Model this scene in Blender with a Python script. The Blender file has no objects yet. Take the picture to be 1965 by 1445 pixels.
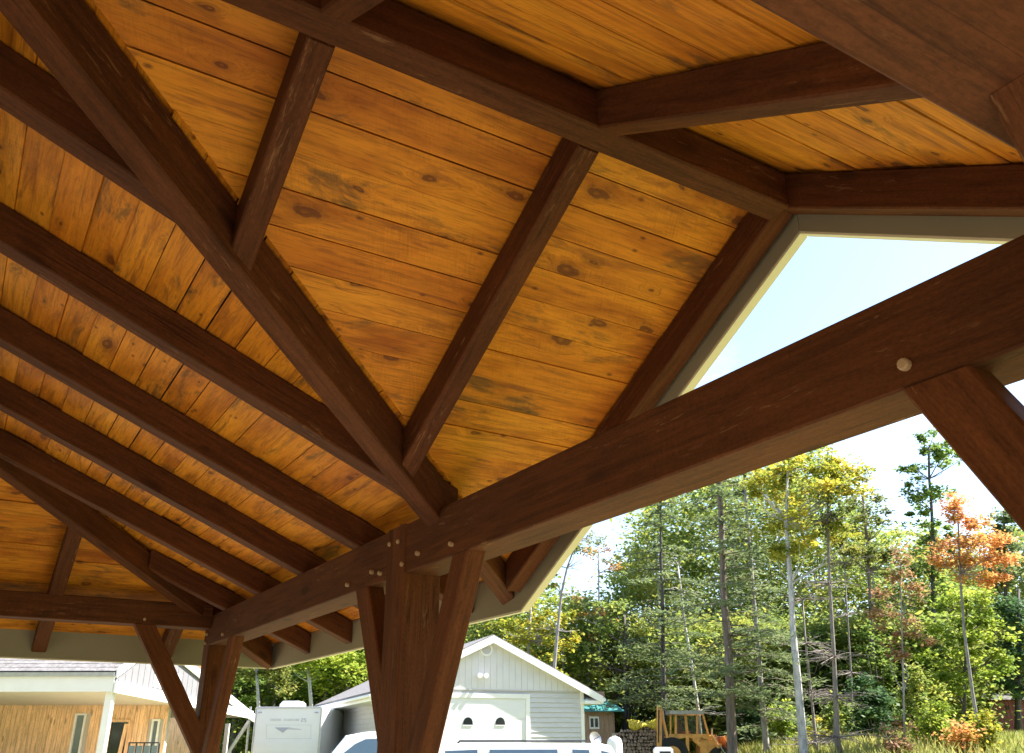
import bpy, math, random
import numpy as np
from mathutils import Vector, Matrix

random.seed(7); RNG = np.random.default_rng(11)
SC = bpy.context.scene
COL = SC.collection
EYE = 1.60                                   # eye height above the slab; survey heights below are relative to the eye

# ------------------------------------------------------------------ camera
F_PX, PITCH, ROLL, YAW = 1678.66, 0.3988, -0.0016, 0.5469
FH = Vector((-math.cos(YAW), math.sin(YAW), 0)); RT = Vector((math.sin(YAW), math.cos(YAW), 0))
fwd = FH*math.cos(PITCH) + Vector((0, 0, 1))*math.sin(PITCH)
up0 = RT.cross(fwd)
rt2 = RT*math.cos(ROLL) + up0*math.sin(ROLL); up2 = -RT*math.sin(ROLL) + up0*math.cos(ROLL)
cd = bpy.data.cameras.new('camera'); cam = bpy.data.objects.new('camera', cd); COL.objects.link(cam)
cd.sensor_width = 36.0; cd.lens = F_PX/1965*36; cd.clip_start = 0.05; cd.clip_end = 2000
cam.matrix_world = Matrix(((rt2.x, up2.x, -fwd.x, 0), (rt2.y, up2.y, -fwd.y, 0), (rt2.z, up2.z, -fwd.z, EYE), (0, 0, 0, 1)))
SC.camera = cam

# ------------------------------------------------------------------ sky, sun, exposure
SUN_EL = math.radians(50)
sh = (RT*math.cos(math.radians(7)) + FH*math.sin(math.radians(7))).normalized()
sun_dir = Vector((sh.x*math.cos(SUN_EL), sh.y*math.cos(SUN_EL), math.sin(SUN_EL)))
W = bpy.data.worlds.new('World'); SC.world = W; W.use_nodes = True
nt = W.node_tree; bg = nt.nodes['Background']
sky = nt.nodes.new('ShaderNodeTexSky'); sky.sky_type = 'NISHITA'; sky.sun_disc = False
sky.sun_elevation = SUN_EL; sky.sun_rotation = math.atan2(sun_dir.x, sun_dir.y)
sky.air_density = 1.0; sky.dust_density = 1.0; sky.ozone_density = 1.0
# thin cloud drifting over the blue
tcw = nt.nodes.new('ShaderNodeTexCoord'); mpw = nt.nodes.new('ShaderNodeMapping'); mpw.inputs['Scale'].default_value = (1.6, 1.6, 4.2)
nzw = nt.nodes.new('ShaderNodeTexNoise'); nzw.inputs['Scale'].default_value = 1.7; nzw.inputs['Detail'].default_value = 7; nzw.inputs['Roughness'].default_value = .62; nzw.inputs['Distortion'].default_value = .5
rpw = nt.nodes.new('ShaderNodeValToRGB'); rpw.color_ramp.elements[0].position = .50; rpw.color_ramp.elements[1].position = .80
rpw.color_ramp.elements[0].color = (0, 0, 0, 1); rpw.color_ramp.elements[1].color = (.55, .55, .55, 1)
mxw = nt.nodes.new('ShaderNodeMix'); mxw.data_type = 'RGBA'; mxw.inputs[7].default_value = (5.2, 5.4, 5.7, 1)
nt.links.new(tcw.outputs['Generated'], mpw.inputs[0]); nt.links.new(mpw.outputs[0], nzw.inputs['Vector']); nt.links.new(nzw.outputs['Fac'], rpw.inputs[0])
nt.links.new(rpw.outputs[0], mxw.inputs[0]); nt.links.new(sky.outputs[0], mxw.inputs[6])
nt.links.new(mxw.outputs[2], bg.inputs[0]); bg.inputs[1].default_value = 0.088
sl = bpy.data.lights.new('sun', 'SUN'); sl.energy = 4.3; sl.angle = math.radians(0.55); sl.color = (1.0, 0.94, 0.84)
so = bpy.data.objects.new('sun', sl); COL.objects.link(so)
so.rotation_euler = sun_dir.to_track_quat('Z', 'Y').to_euler()
SC.view_settings.view_transform = 'Standard'; SC.view_settings.look = 'None'
SC.view_settings.exposure = 2.2; SC.view_settings.gamma = 1.0; SC.view_settings.use_curve_mapping = False
SC.cycles.max_bounces = 10; SC.cycles.diffuse_bounces = 7; SC.cycles.transparent_max_bounces = 12
SC.cycles.caustics_reflective = False; SC.cycles.caustics_refractive = False
SC.cycles.sample_clamp_indirect = 6.0
SC.cycles.use_denoising = True

# ------------------------------------------------------------------ helpers
def V(x, y, z): return Vector((x, y, z + EYE))
def at(px, py, D):
    """point seen at photo pixel (px, py), D metres ahead (world coordinates)"""
    v = rt2*((px-982.5)/F_PX) - up2*((py-722.5)/F_PX) + fwd
    p = v*(D/v.dot(FH)); return Vector((p.x, p.y, p.z + EYE))
def ad(a, d, z=0.0):
    """a metres right of and d metres ahead of the eye, z above the eye"""
    p = RT*a + FH*d; return Vector((p.x, p.y, z + EYE))
def sm(t): t = min(1, max(0, t)); return t*t*(3-2*t)
def gz_ad(a, d):
    r = math.hypot(a, d)
    return (1.35*sm((a-3.5)/9)*sm((d-17)/15) + 0.35*sm((d-24)/20) + 0.9*sm((d-44)/25)
            + (0.05*math.sin(a*.7+d*.4)+.04*math.sin(a*.31-d*.9))*sm((r-14)/8)) - 0.02
def ground_z(p): return gz_ad(p.x*RT.x+p.y*RT.y, p.x*FH.x+p.y*FH.y)

def set_props(o, label=None, cat=None, group=None, kind=None):
    if label: o['label'] = label
    if cat: o['category'] = cat
    if group: o['group'] = group
    if kind: o['kind'] = kind
    return o
def empty(name, loc, label, cat, group=None):
    o = bpy.data.objects.new(name, None); COL.objects.link(o); o.location = loc
    o.empty_display_size = .3
    return set_props(o, label, cat, group)
BASE = {}
def attach(o, parent):
    if parent is not None:
        o.parent = parent
        # every root is an unrotated Empty (or a mesh with its own frame kept in BASE)
        o.matrix_parent_inverse = world_of(parent).inverted()
def world_of(o):
    m = o.matrix_basis.copy()
    if o.parent: m = world_of(o.parent) @ o.matrix_parent_inverse @ m
    return m
def obj(name, verts, faces, mat, parent=None, matrix=None, smooth=False, kind=None):
    me = bpy.data.meshes.new(name)
    me.from_pydata([tuple(v) for v in verts], [], faces)
    mats = mat if isinstance(mat, (list, tuple)) else [mat]
    for m in mats: me.materials.append(m)
    if smooth: me.polygons.foreach_set('use_smooth', [True]*len(me.polygons))
    me.update()
    o = bpy.data.objects.new(name, me); COL.objects.link(o)
    if matrix is not None: o.matrix_basis = matrix
    attach(o, parent)
    if kind: o['kind'] = kind
    return o

class MB:
    """collects boxes, prisms and tubes; build() links them as one mesh"""
    def __init__(s): s.v = []; s.f = []; s.mi = []
    def add(s, vs, fs, mi=0):
        n = len(s.v); s.v += [Vector(v) for v in vs]; s.f += [[i+n for i in f] for f in fs]; s.mi += [mi]*len(fs); return s
    def box(s, o, x, y, z, mi=0):
        """box from corner o spanned by the three edge vectors"""
        o, x, y, z = Vector(o), Vector(x), Vector(y), Vector(z)
        if x.cross(y).dot(z) < 0: x, y = y, x
        vs = [o, o+x, o+x+y, o+y, o+z, o+x+z, o+x+y+z, o+y+z]
        return s.add(vs, [(3, 2, 1, 0), (4, 5, 6, 7), (0, 1, 5, 4), (1, 2, 6, 5), (2, 3, 7, 6), (3, 0, 4, 7)], mi)
    def cbox(s, c, x, y, z, mi=0):
        x, y, z = Vector(x), Vector(y), Vector(z); return s.box(Vector(c)-(x+y+z)/2, x, y, z, mi)
    def prism(s, poly, ext, mi=0):
        n = len(poly); ext = Vector(ext); a = [Vector(p) for p in poly]
        nn = Vector((0, 0, 0))
        for i in range(n): nn += a[i].cross(a[(i+1) % n])
        if nn.dot(ext) < 0: a = a[::-1]
        b = [p+ext for p in a]
        return s.add(a+b, [list(range(n))[::-1], list(range(n, 2*n))] + [(i, (i+1) % n, n+(i+1) % n, n+i) for i in range(n)], mi)
    def tube(s, pts, rad, n=8, mi=0, cap=True):
        pts = [Vector(p) for p in pts]; k = len(pts)
        if not isinstance(rad, (list, tuple)): rad = [rad]*k
        vs = []; ref = Vector((0.31, 0.2, 0.93))
        for i in range(k):
            t = (pts[min(i+1, k-1)]-pts[max(i-1, 0)]).normalized()
            u = t.cross(ref)
            if u.length < .05: u = t.cross(Vector((1, 0, 0)))
            u.normalize(); w = t.cross(u)
            for j in range(n):
                an = 2*math.pi*j/n; vs.append(pts[i]+(u*math.cos(an)+w*math.sin(an))*rad[i])
        fs = [(i*n+j, i*n+(j+1) % n, (i+1)*n+(j+1) % n, (i+1)*n+j) for i in range(k-1) for j in range(n)]
        if cap: fs += [list(range(n))[::-1], list(range((k-1)*n, k*n))]
        return s.add(vs, fs, mi)
    def build(s, name, mat, parent=None, smooth=False, kind=None):
        o = obj(name, s.v, s.f, mat, parent, None, smooth, kind)
        if any(s.mi): o.data.polygons.foreach_set('material_index', s.mi)
        return o
def tag(o, *a, **k): return set_props(o, *a, **k)

# ------------------------------------------------------------------ materials
def nodes(name):
    m = bpy.data.materials.new(name); m.use_nodes = True
    t = m.node_tree; b = t.nodes['Principled BSDF']
    return m, t, b
def N(t, typ, **k):
    n = t.nodes.new(typ)
    for a, v in k.items():
        if a.startswith('i_'): n.inputs[a[2:].replace('_', ' ')].default_value = v
        elif a.startswith('n_'): n.inputs[int(a[2:])].default_value = v
        else: setattr(n, a, v)
    return n
def L(t, a, b): t.links.new(a, b)
def ramp(t, src, stops):
    r = N(t, 'ShaderNodeValToRGB'); e = r.color_ramp.elements
    while len(e) < len(stops): e.new(.5)
    for el, (p, c) in zip(e, stops):
        el.position = p; el.color = (c, c, c, 1) if not isinstance(c, (tuple, list)) else (*c, 1)
    if src is not None: L(t, src, r.inputs[0])
    return r
def mixc(t, fac, a, b, mode='MIX'):
    n = N(t, 'ShaderNodeMix', data_type='RGBA', blend_type=mode)
    for s, v in ((n.inputs[0], fac), (n.inputs[6], a), (n.inputs[7], b)):
        if isinstance(v, (int, float)): s.default_value = v
        elif isinstance(v, (tuple, list)): s.default_value = (*v, 1)
        else: L(t, v, s)
    return n.outputs[2]
def bump(t, b, h, strength=.3, dist=.01):
    n = N(t, 'ShaderNodeBump'); n.inputs['Strength'].default_value = strength; n.inputs['Distance'].default_value = dist
    L(t, h, n.inputs['Height']); L(t, n.outputs[0], b.inputs['Normal'])
def coords(t, scale, rnd=True, jump=7.0):
    tc = N(t, 'ShaderNodeTexCoord'); oi = N(t, 'ShaderNodeObjectInfo')
    mu = N(t, 'ShaderNodeVectorMath', operation='MULTIPLY'); L(t, tc.outputs['Object'], mu.inputs[0]); mu.inputs[1].default_value = scale
    if not rnd: return mu.outputs[0], oi
    sc = N(t, 'ShaderNodeVectorMath', operation='SCALE'); sc.inputs[0].default_value = (jump*13.1, jump*7.7, jump*3.3); L(t, oi.outputs['Random'], sc.inputs['Scale'])
    ad_ = N(t, 'ShaderNodeVectorMath', operation='ADD'); L(t, mu.outputs[0], ad_.inputs[0]); L(t, sc.outputs[0], ad_.inputs[1])
    return ad_.outputs[0], oi
def noise(t, vec, scale, detail=3, rough=.55, dist=0):
    n = N(t, 'ShaderNodeTexNoise'); n.inputs['Scale'].default_value = scale; n.inputs['Detail'].default_value = detail
    n.inputs['Roughness'].default_value = rough; n.inputs['Distortion'].default_value = dist; L(t, vec, n.inputs['Vector']); return n

def mat_plain(name, col, rough=.6, var=.15, scale=6, metal=0, bumpy=0, spec=.5):
    m, t, b = nodes(name); v, oi = coords(t, (1, 1, 1))
    n = noise(t, v, scale, 5, .6)
    r = ramp(t, n.outputs['Fac'], [(.3, 1-var), (.7, 1+var*.6)])
    c = mixc(t, 1.0, (*col,), r.outputs[0], 'MULTIPLY')
    L(t, c, b.inputs['Base Color']); b.inputs['Roughness'].default_value = rough; b.inputs['Metallic'].default_value = metal
    b.inputs['Specular IOR Level'].default_value = spec
    if bumpy: bump(t, b, n.outputs['Fac'], bumpy, .02)
    return m

def mat_plank():
    """rough-sawn pine with an amber stain: knots, grain, saw marks and blue-grey mould, different on every board"""
    m, t, b = nodes('stained_pine')
    v, oi = coords(t, (1, 1, 1))
    def sc(s):
        mu = N(t, 'ShaderNodeVectorMath', operation='MULTIPLY'); L(t, v, mu.inputs[0]); mu.inputs[1].default_value = s; return mu.outputs[0]
    hue = ramp(t, oi.outputs['Random'], [(0, (.58, .195, .011)), (.25, (.66, .250, .015)), (.5, (.61, .212, .012)), (.75, (.69, .275, .018)), (1, (.53, .168, .010))])
    kw = noise(t, sc((5, 9, 1)), 1.0, 2); kv = N(t, 'ShaderNodeVectorMath', operation='MULTIPLY_ADD'); L(t, kw.outputs['Color'], kv.inputs[0]); kv.inputs[1].default_value = (.30, .30, 0); L(t, sc((2.3, 5.2, 1)), kv.inputs[2])
    vo = N(t, 'ShaderNodeTexVoronoi'); vo.voronoi_dimensions = '2D'; vo.inputs['Scale'].default_value = 1.0; L(t, kv.outputs[0], vo.inputs['Vector'])
    sep = N(t, 'ShaderNodeSeparateColor'); L(t, vo.outputs['Color'], sep.inputs[0])
    gate = N(t, 'ShaderNodeMath', operation='GREATER_THAN'); L(t, sep.outputs[0], gate.inputs[0]); gate.inputs[1].default_value = .68
    siz = N(t, 'ShaderNodeMapRange'); L(t, sep.outputs[1], siz.inputs[0]); siz.inputs[3].default_value = 2.8; siz.inputs[4].default_value = .62
    dsz = N(t, 'ShaderNodeMath', operation='MULTIPLY'); L(t, vo.outputs['Distance'], dsz.inputs[0]); L(t, siz.outputs[0], dsz.inputs[1])
    fall = ramp(t, dsz.outputs[0], [(.0, 1), (.22, .45), (.55, 0)])
    fg = N(t, 'ShaderNodeMath', operation='MULTIPLY'); L(t, fall.outputs[0], fg.inputs[0]); L(t, gate.outputs[0], fg.inputs[1])
    wv = N(t, 'ShaderNodeCombineXYZ'); fw = N(t, 'ShaderNodeMath', operation='MULTIPLY'); L(t, fg.outputs[0], fw.inputs[0]); fw.inputs[1].default_value = 2.6; L(t, fw.outputs[0], wv.inputs[1]); L(t, fw.outputs[0], wv.inputs[2])
    gv = N(t, 'ShaderNodeVectorMath', operation='ADD'); L(t, sc((1.7, 30, 30)), gv.inputs[0]); L(t, wv.outputs[0], gv.inputs[1])
    gr = noise(t, gv.outputs[0], 1.0, 7, .66, .8)
    grr = ramp(t, gr.outputs['Fac'], [(.30, .56), (.47, .95), (.70, 1.14)])
    c = mixc(t, 1.0, hue.outputs[0], grr.outputs[0], 'MULTIPLY')
    fv = N(t, 'ShaderNodeVectorMath', operation='SCALE'); L(t, gv.outputs[0], fv.inputs[0]); fv.inputs['Scale'].default_value = 4.0
    fgn = noise(t, fv.outputs[0], 1.0, 4, .7, .3); fgr = ramp(t, fgn.outputs['Fac'], [(.34, .62), (.46, 1.0), (.7, 1.10)])
    c = mixc(t, .8, c, fgr.outputs[0], 'MULTIPLY')
    vp = N(t, 'ShaderNodeTexVoronoi'); vp.voronoi_dimensions = '2D'; vp.inputs['Scale'].default_value = 1.0; L(t, sc((7, 13, 1)), vp.inputs['Vector'])
    sp = N(t, 'ShaderNodeSeparateColor'); L(t, vp.outputs['Color'], sp.inputs[0]); gp_ = N(t, 'ShaderNodeMath', operation='GREATER_THAN'); L(t, sp.outputs[0], gp_.inputs[0]); gp_.inputs[1].default_value = .955
    pk = ramp(t, vp.outputs['Distance'], [(.05, .8), (.10, .45), (.16, 0)]); pf = N(t, 'ShaderNodeMath', operation='MULTIPLY'); L(t, pk.outputs[0], pf.inputs[0]); L(t, gp_.outputs[0], pf.inputs[1])
    c = mixc(t, pf.outputs[0], c, (.12, .035, .009))
    bl = noise(t, sc((1.1, 4.5, 4.5)), 1.6, 4, .6, .4)
    blr = ramp(t, bl.outputs['Fac'], [(.28, (.60, .47, .38)), (.5, (.96, .95, .93)), (.72, (1.14, 1.24, 1.3))])
    c = mixc(t, 1.0, c, blr.outputs[0], 'MULTIPLY')
    sh_ = N(t, 'ShaderNodeSeparateXYZ'); L(t, v, sh_.inputs[0]); sa = N(t, 'ShaderNodeMath', operation='MULTIPLY_ADD'); L(t, sh_.outputs[1], sa.inputs[0]); sa.inputs[1].default_value = .38; L(t, sh_.outputs[0], sa.inputs[2])
    sax = N(t, 'ShaderNodeMath', operation='MULTIPLY'); L(t, sa.outputs[0], sax.inputs[0]); sax.inputs[1].default_value = 105
    say = N(t, 'ShaderNodeMath', operation='MULTIPLY'); L(t, sh_.outputs[1], say.inputs[0]); say.inputs[1].default_value = 11
    sav = N(t, 'ShaderNodeCombineXYZ'); L(t, sax.outputs[0], sav.inputs[0]); L(t, say.outputs[0], sav.inputs[1])
    saw = noise(t, sav.outputs[0], 1.0, 4, .7, .9)
    sawr = ramp(t, saw.outputs['Fac'], [(.34, .66), (.5, 1.0), (.66, 1.16)])
    sm_ = noise(t, sc((1.4, 5, 1)), 1.0, 2); smr = ramp(t, sm_.outputs['Fac'], [(.44, .05), (.64, .55)])
    c = mixc(t, smr.outputs[0], c, mixc(t, 1.0, c, sawr.outputs[0], 'MULTIPLY'))
    nz = noise(t, sc((26, 26, 1)), 1.0, 3)
    dd = N(t, 'ShaderNodeMath', operation='MULTIPLY_ADD'); L(t, nz.outputs['Fac'], dd.inputs[0]); dd.inputs[1].default_value = .10; L(t, dsz.outputs[0], dd.inputs[2])
    kn = ramp(t, dd.outputs[0], [(.07, .7), (.10, 1), (.155, .95), (.175, .4), (.24, .18), (.40, 0)])
    kf = N(t, 'ShaderNodeMath', operation='MULTIPLY'); L(t, kn.outputs[0], kf.inputs[0]); L(t, gate.outputs[0], kf.inputs[1])
    kf2 = N(t, 'ShaderNodeMath', operation='MULTIPLY'); L(t, kf.outputs[0], kf2.inputs[0]); kf2.inputs[1].default_value = .82
    c = mixc(t, kf2.outputs[0], c, (.085, .020, .006))
    # flame-shaped darker streaks
    st = noise(t, sc((1.6, 15, 15)), 1.0, 4, .65, 1.6)
    str_ = ramp(t, st.outputs['Fac'], [(.55, 0), (.64, .55), (.76, .8)])
    c = mixc(t, str_.outputs[0], c, (.24, .075, .014))
    # blue-grey mould
    mo = noise(t, sc((1.0, 3.6, 3.6)), 1.3, 5, .72, .5)
    mor = ramp(t, mo.outputs['Fac'], [(.57, 0), (.64, .55), (.74, .9)])
    c = mixc(t, mor.outputs[0], c, (.055, .045, .02))
    L(t, c, b.inputs['Base Color'])
    b.inputs['Roughness'].default_value = .62; b.inputs['Specular IOR Level'].default_value = .25
    h = N(t, 'ShaderNodeMath', operation='MULTIPLY_ADD'); L(t, saw.outputs['Fac'], h.inputs[0]); h.inputs[1].default_value = .4; L(t, gr.outputs['Fac'], h.inputs[2])
    bump(t, b, h.outputs[0], .35, .004)
    return m

def mat_timber(name, col, scuff=.6, vert=False):
    m, t, b = nodes(name); v, oi = coords(t, (1, 1, 1))
    if vert:                                   # boards standing upright: grain runs along z
        sx_ = N(t, 'ShaderNodeSeparateXYZ'); L(t, v, sx_.inputs[0]); cx_ = N(t, 'ShaderNodeCombineXYZ')
        for i_, j_ in ((2, 0), (0, 1), (1, 2)): L(t, sx_.outputs[i_], cx_.inputs[j_])
        v = cx_.outputs[0]
    def sc(s):
        mu = N(t, 'ShaderNodeVectorMath', operation='MULTIPLY'); L(t, v, mu.inputs[0]); mu.inputs[1].default_value = s; return mu.outputs[0]
    gr = noise(t, sc((2.2, 34, 34)), 1.0, 7, .7, .7); grr = ramp(t, gr.outputs['Fac'], [(.28, .5), (.48, .95), (.72, 1.34)])
    c = mixc(t, 1.0, (*col,), grr.outputs[0], 'MULTIPLY')
    bl = noise(t, sc((.9, 3, 3)), 1.5, 4, .6); blr = ramp(t, bl.outputs['Fac'], [(.3, .78), (.7, 1.18)])
    c = mixc(t, 1.0, c, blr.outputs[0], 'MULTIPLY')
    saw = noise(t, sc((60, 14, 14)), 1.0, 4, .7, 1.2); sawr = ramp(t, saw.outputs['Fac'], [(.3, .78), (.7, 1.18)])
    sm_ = noise(t, sc((1.1, 3, 3)), 1.0, 2); smr = ramp(t, sm_.outputs['Fac'], [(.46, 0), (.66, .8)])
    c = mixc(t, smr.outputs[0], c, mixc(t, 1.0, c, sawr.outputs[0], 'MULTIPLY'))
    rs_ = noise(t, sc((55, 130, 130)), 1.0, 4, .75); rsr = ramp(t, rs_.outputs['Fac'], [(.33, .68), (.5, 1), (.68, 1.3)])
    c = mixc(t, .75, c, rsr.outputs[0], 'MULTIPLY')
    vo = N(t, 'ShaderNodeTexVoronoi'); vo.inputs['Scale'].default_value = 1.0; L(t, sc((2.1, 6, 6)), vo.inputs['Vector'])
    sep = N(t, 'ShaderNodeSeparateColor'); L(t, vo.outputs['Color'], sep.inputs[0])
    gate = N(t, 'ShaderNodeMath', operation='GREATER_THAN'); L(t, sep.outputs[0], gate.inputs[0]); gate.inputs[1].default_value = .7
    kn = ramp(t, vo.outputs['Distance'], [(.08, .75), (.16, .5), (.24, 0)])
    kf = N(t, 'ShaderNodeMath', operation='MULTIPLY'); L(t, kn.outputs[0], kf.inputs[0]); L(t, gate.outputs[0], kf.inputs[1])
    c = mixc(t, kf.outputs[0], c, tuple(x*.35 for x in col))
    s1 = noise(t, sc((9, 60, 60)), 1.0, 4, .7, .5); s2 = noise(t, sc((1.2, 9, 9)), 1.0, 2)
    a1 = ramp(t, s1.outputs['Fac'], [(.56, 0), (.66, 1)]); a2 = ramp(t, s2.outputs['Fac'], [(.56, 0), (.66, 1)])
    sf = N(t, 'ShaderNodeMath', operation='MULTIPLY'); L(t, a1.outputs[0], sf.inputs[0]); L(t, a2.outputs[0], sf.inputs[1])
    sf2 = N(t, 'ShaderNodeMath', operation='MULTIPLY'); L(t, sf.outputs[0], sf2.inputs[0]); sf2.inputs[1].default_value = scuff*1.0
    c = mixc(t, sf2.outputs[0], c, (.30, .165, .075))
    ck = noise(t, sc((.55, 22, 22)), 1.0, 2, .5, .3); ckr = ramp(t, ck.outputs['Fac'], [(.485, 0), (.497, .75), (.503, .75), (.515, 0)])
    cm = noise(t, sc((.5, 1.5, 1.5)), 1.3, 2); cmr = ramp(t, cm.outputs['Fac'], [(.52, 0), (.6, 1)])
    cf = N(t, 'ShaderNodeMath', operation='MULTIPLY'); L(t, ckr.outputs[0], cf.inputs[0]); L(t, cmr.outputs[0], cf.inputs[1])
    c = mixc(t, cf.outputs[0], c, tuple(x*.25 for x in col))
    L(t, c, b.inputs['Base Color']); b.inputs['Roughness'].default_value = .72; b.inputs['Specular IOR Level'].default_value = .14
    h = N(t, 'ShaderNodeMath', operation='MULTIPLY_ADD'); L(t, saw.outputs['Fac'], h.inputs[0]); h.inputs[1].default_value = .4; L(t, gr.outputs['Fac'], h.inputs[2])
    bump(t, b, h.outputs[0], .35, .004)
    return m

def mat_leaf(name, c1, c2, c3, trans=.35, scale=.9):
    m, t, b = nodes(name)
    g = N(t, 'ShaderNodeNewGeometry')
    n = noise(t, g.outputs['Position'], scale, 3, .6)
    wn = N(t, 'ShaderNodeTexWhiteNoise'); wn.noise_dimensions = '3D'
    sn = N(t, 'ShaderNodeVectorMath', operation='SNAP'); L(t, g.outputs['Position'], sn.inputs[0]); sn.inputs[1].default_value = (.16, .16, .16); L(t, sn.outputs[0], wn.inputs['Vector'])
    mx = N(t, 'ShaderNodeMath', operation='MULTIPLY_ADD'); L(t, wn.outputs['Value'], mx.inputs[0]); mx.inputs[1].default_value = .34; L(t, n.outputs['Fac'], mx.inputs[2])
    r = ramp(t, mx.outputs[0], [(.42, c1), (.66, c2), (.92, c3)])
    L(t, r.outputs[0], b.inputs['Base Color']); b.inputs['Roughness'].default_value = .6; b.inputs['Specular IOR Level'].default_value = .25
    tr = N(t, 'ShaderNodeBsdfTranslucent'); L(t, r.outputs[0], tr.inputs[0])
    ms = N(t, 'ShaderNodeMixShader'); ms.inputs[0].default_value = trans
    L(t, b.outputs[0], ms.inputs[1]); L(t, tr.outputs[0], ms.inputs[2])
    L(t, ms.outputs[0], t.nodes['Material Output'].inputs[0])
    return m
def mat_bark(name, c1, c2, s=(14, 14, 2.2)):
    m, t, b = nodes(name); g = N(t, 'ShaderNodeNewGeometry')
    mu = N(t, 'ShaderNodeVectorMath', operation='MULTIPLY'); L(t, g.outputs['Position'], mu.inputs[0]); mu.inputs[1].default_value = s
    n = noise(t, mu.outputs[0], 1.0, 5, .65, .4); r = ramp(t, n.outputs['Fac'], [(.32, c1), (.66, c2)])
    L(t, r.outputs[0], b.inputs['Base Color']); b.inputs['Roughness'].default_value = .85; bump(t, b, n.outputs['Fac'], .6, .03)
    return m

M = dict(
    plank=mat_plank(), timber=mat_timber('dark_stained_timber', (.092, .031, .010), .5), timber2=mat_timber('dark_stained_post', (.112, .037, .0115), .6),
    fascia=mat_plain('taupe_trim_paint', (.27, .245, .165), .5, .06, 3), covering=mat_plain('roof_covering', (.10, .10, .10), .9),
    peg=mat_plain('pale_oak', (.42, .29, .16), .6, .2, 40),
    white=mat_plain('white_paint', (.80, .80, .79), .45, .05, 2), cream=mat_plain('ivory_siding', (.64, .63, .65), .55, .06, 3),
    vinyl=mat_plain('vinyl_siding', (.56, .555, .57), .5, .06, 3), doorwhite=mat_plain('door_white', (.72, .73, .75), .4, .03, 2),
    glassdark=mat_plain('dark_glass', (.02, .025, .03), .06, .1, 2, spec=.8), glassblue=mat_plain('tinted_car_glass', (.06, .10, .14), .05, .1, 2, spec=1.0),
    glass=mat_plain('window_glass', (.16, .20, .22), .08, .1, 3, spec=.8),
    shingle=mat_plain('asphalt_shingle', (.19, .18, .185), .9, .4, 9), housesiding=mat_plain('pale_grey_siding', (.185, .185, .20), .6, .06, 3), brownroof=mat_plain('brown_shingle', (.20, .085, .05), .85, .3, 8),
    cedar=mat_timber('cedar_siding', (.85, .56, .34), .15, True), soffit=mat_plain('soffit_grey', (.50, .47, .42), .7, .05, 3),
    carpaint=mat_plain('white_car_paint', (.80, .80, .81), .22, .03, 1, spec=.6), rubber=mat_plain('black_rubber', (.02, .02, .022), .8, .2, 8),
    steel=mat_plain('galvanised_steel', (.5, .5, .52), .4, .15, 8, metal=.7), darkmetal=mat_plain('black_metal', (.025, .025, .028), .4, .2, 8),
    orange=mat_plain('orange_machine_paint', (.84, .41, .12), .45, .25, 5), rust=mat_plain('rusty_steel', (.22, .09, .045), .8, .35, 12),
    teal=mat_plain('teal_metal_roof', (.055, .23, .24), .4, .1, 3), barnwood=mat_timber('weathered_board', (.42, .28, .19), .2, True),
    tarp=mat_plain('yellow_tarp', (.72, .58, .055), .5, .2, 3, bumpy=.5), log=mat_plain('split_firewood', (.40, .30, .23), .85, .6, 7),
    red=mat_plain('red_barn_paint', (.22, .055, .06), .7, .25, 4), camper=mat_plain('camper_white', (.80, .81, .83), .35, .03, 2),
    decal=mat_plain('grey_blue_decal', (.44, .45, .56), .5, .1, 4), decalpale=mat_plain('pale_grey_decal', (.60, .60, .64), .5, .1, 4),
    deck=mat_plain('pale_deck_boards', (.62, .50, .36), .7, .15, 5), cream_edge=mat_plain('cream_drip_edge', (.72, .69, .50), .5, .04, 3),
    concrete=mat_plain('concrete', (.275, .24, .185), .85, .12, 2.5, bumpy=.15),
)

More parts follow.
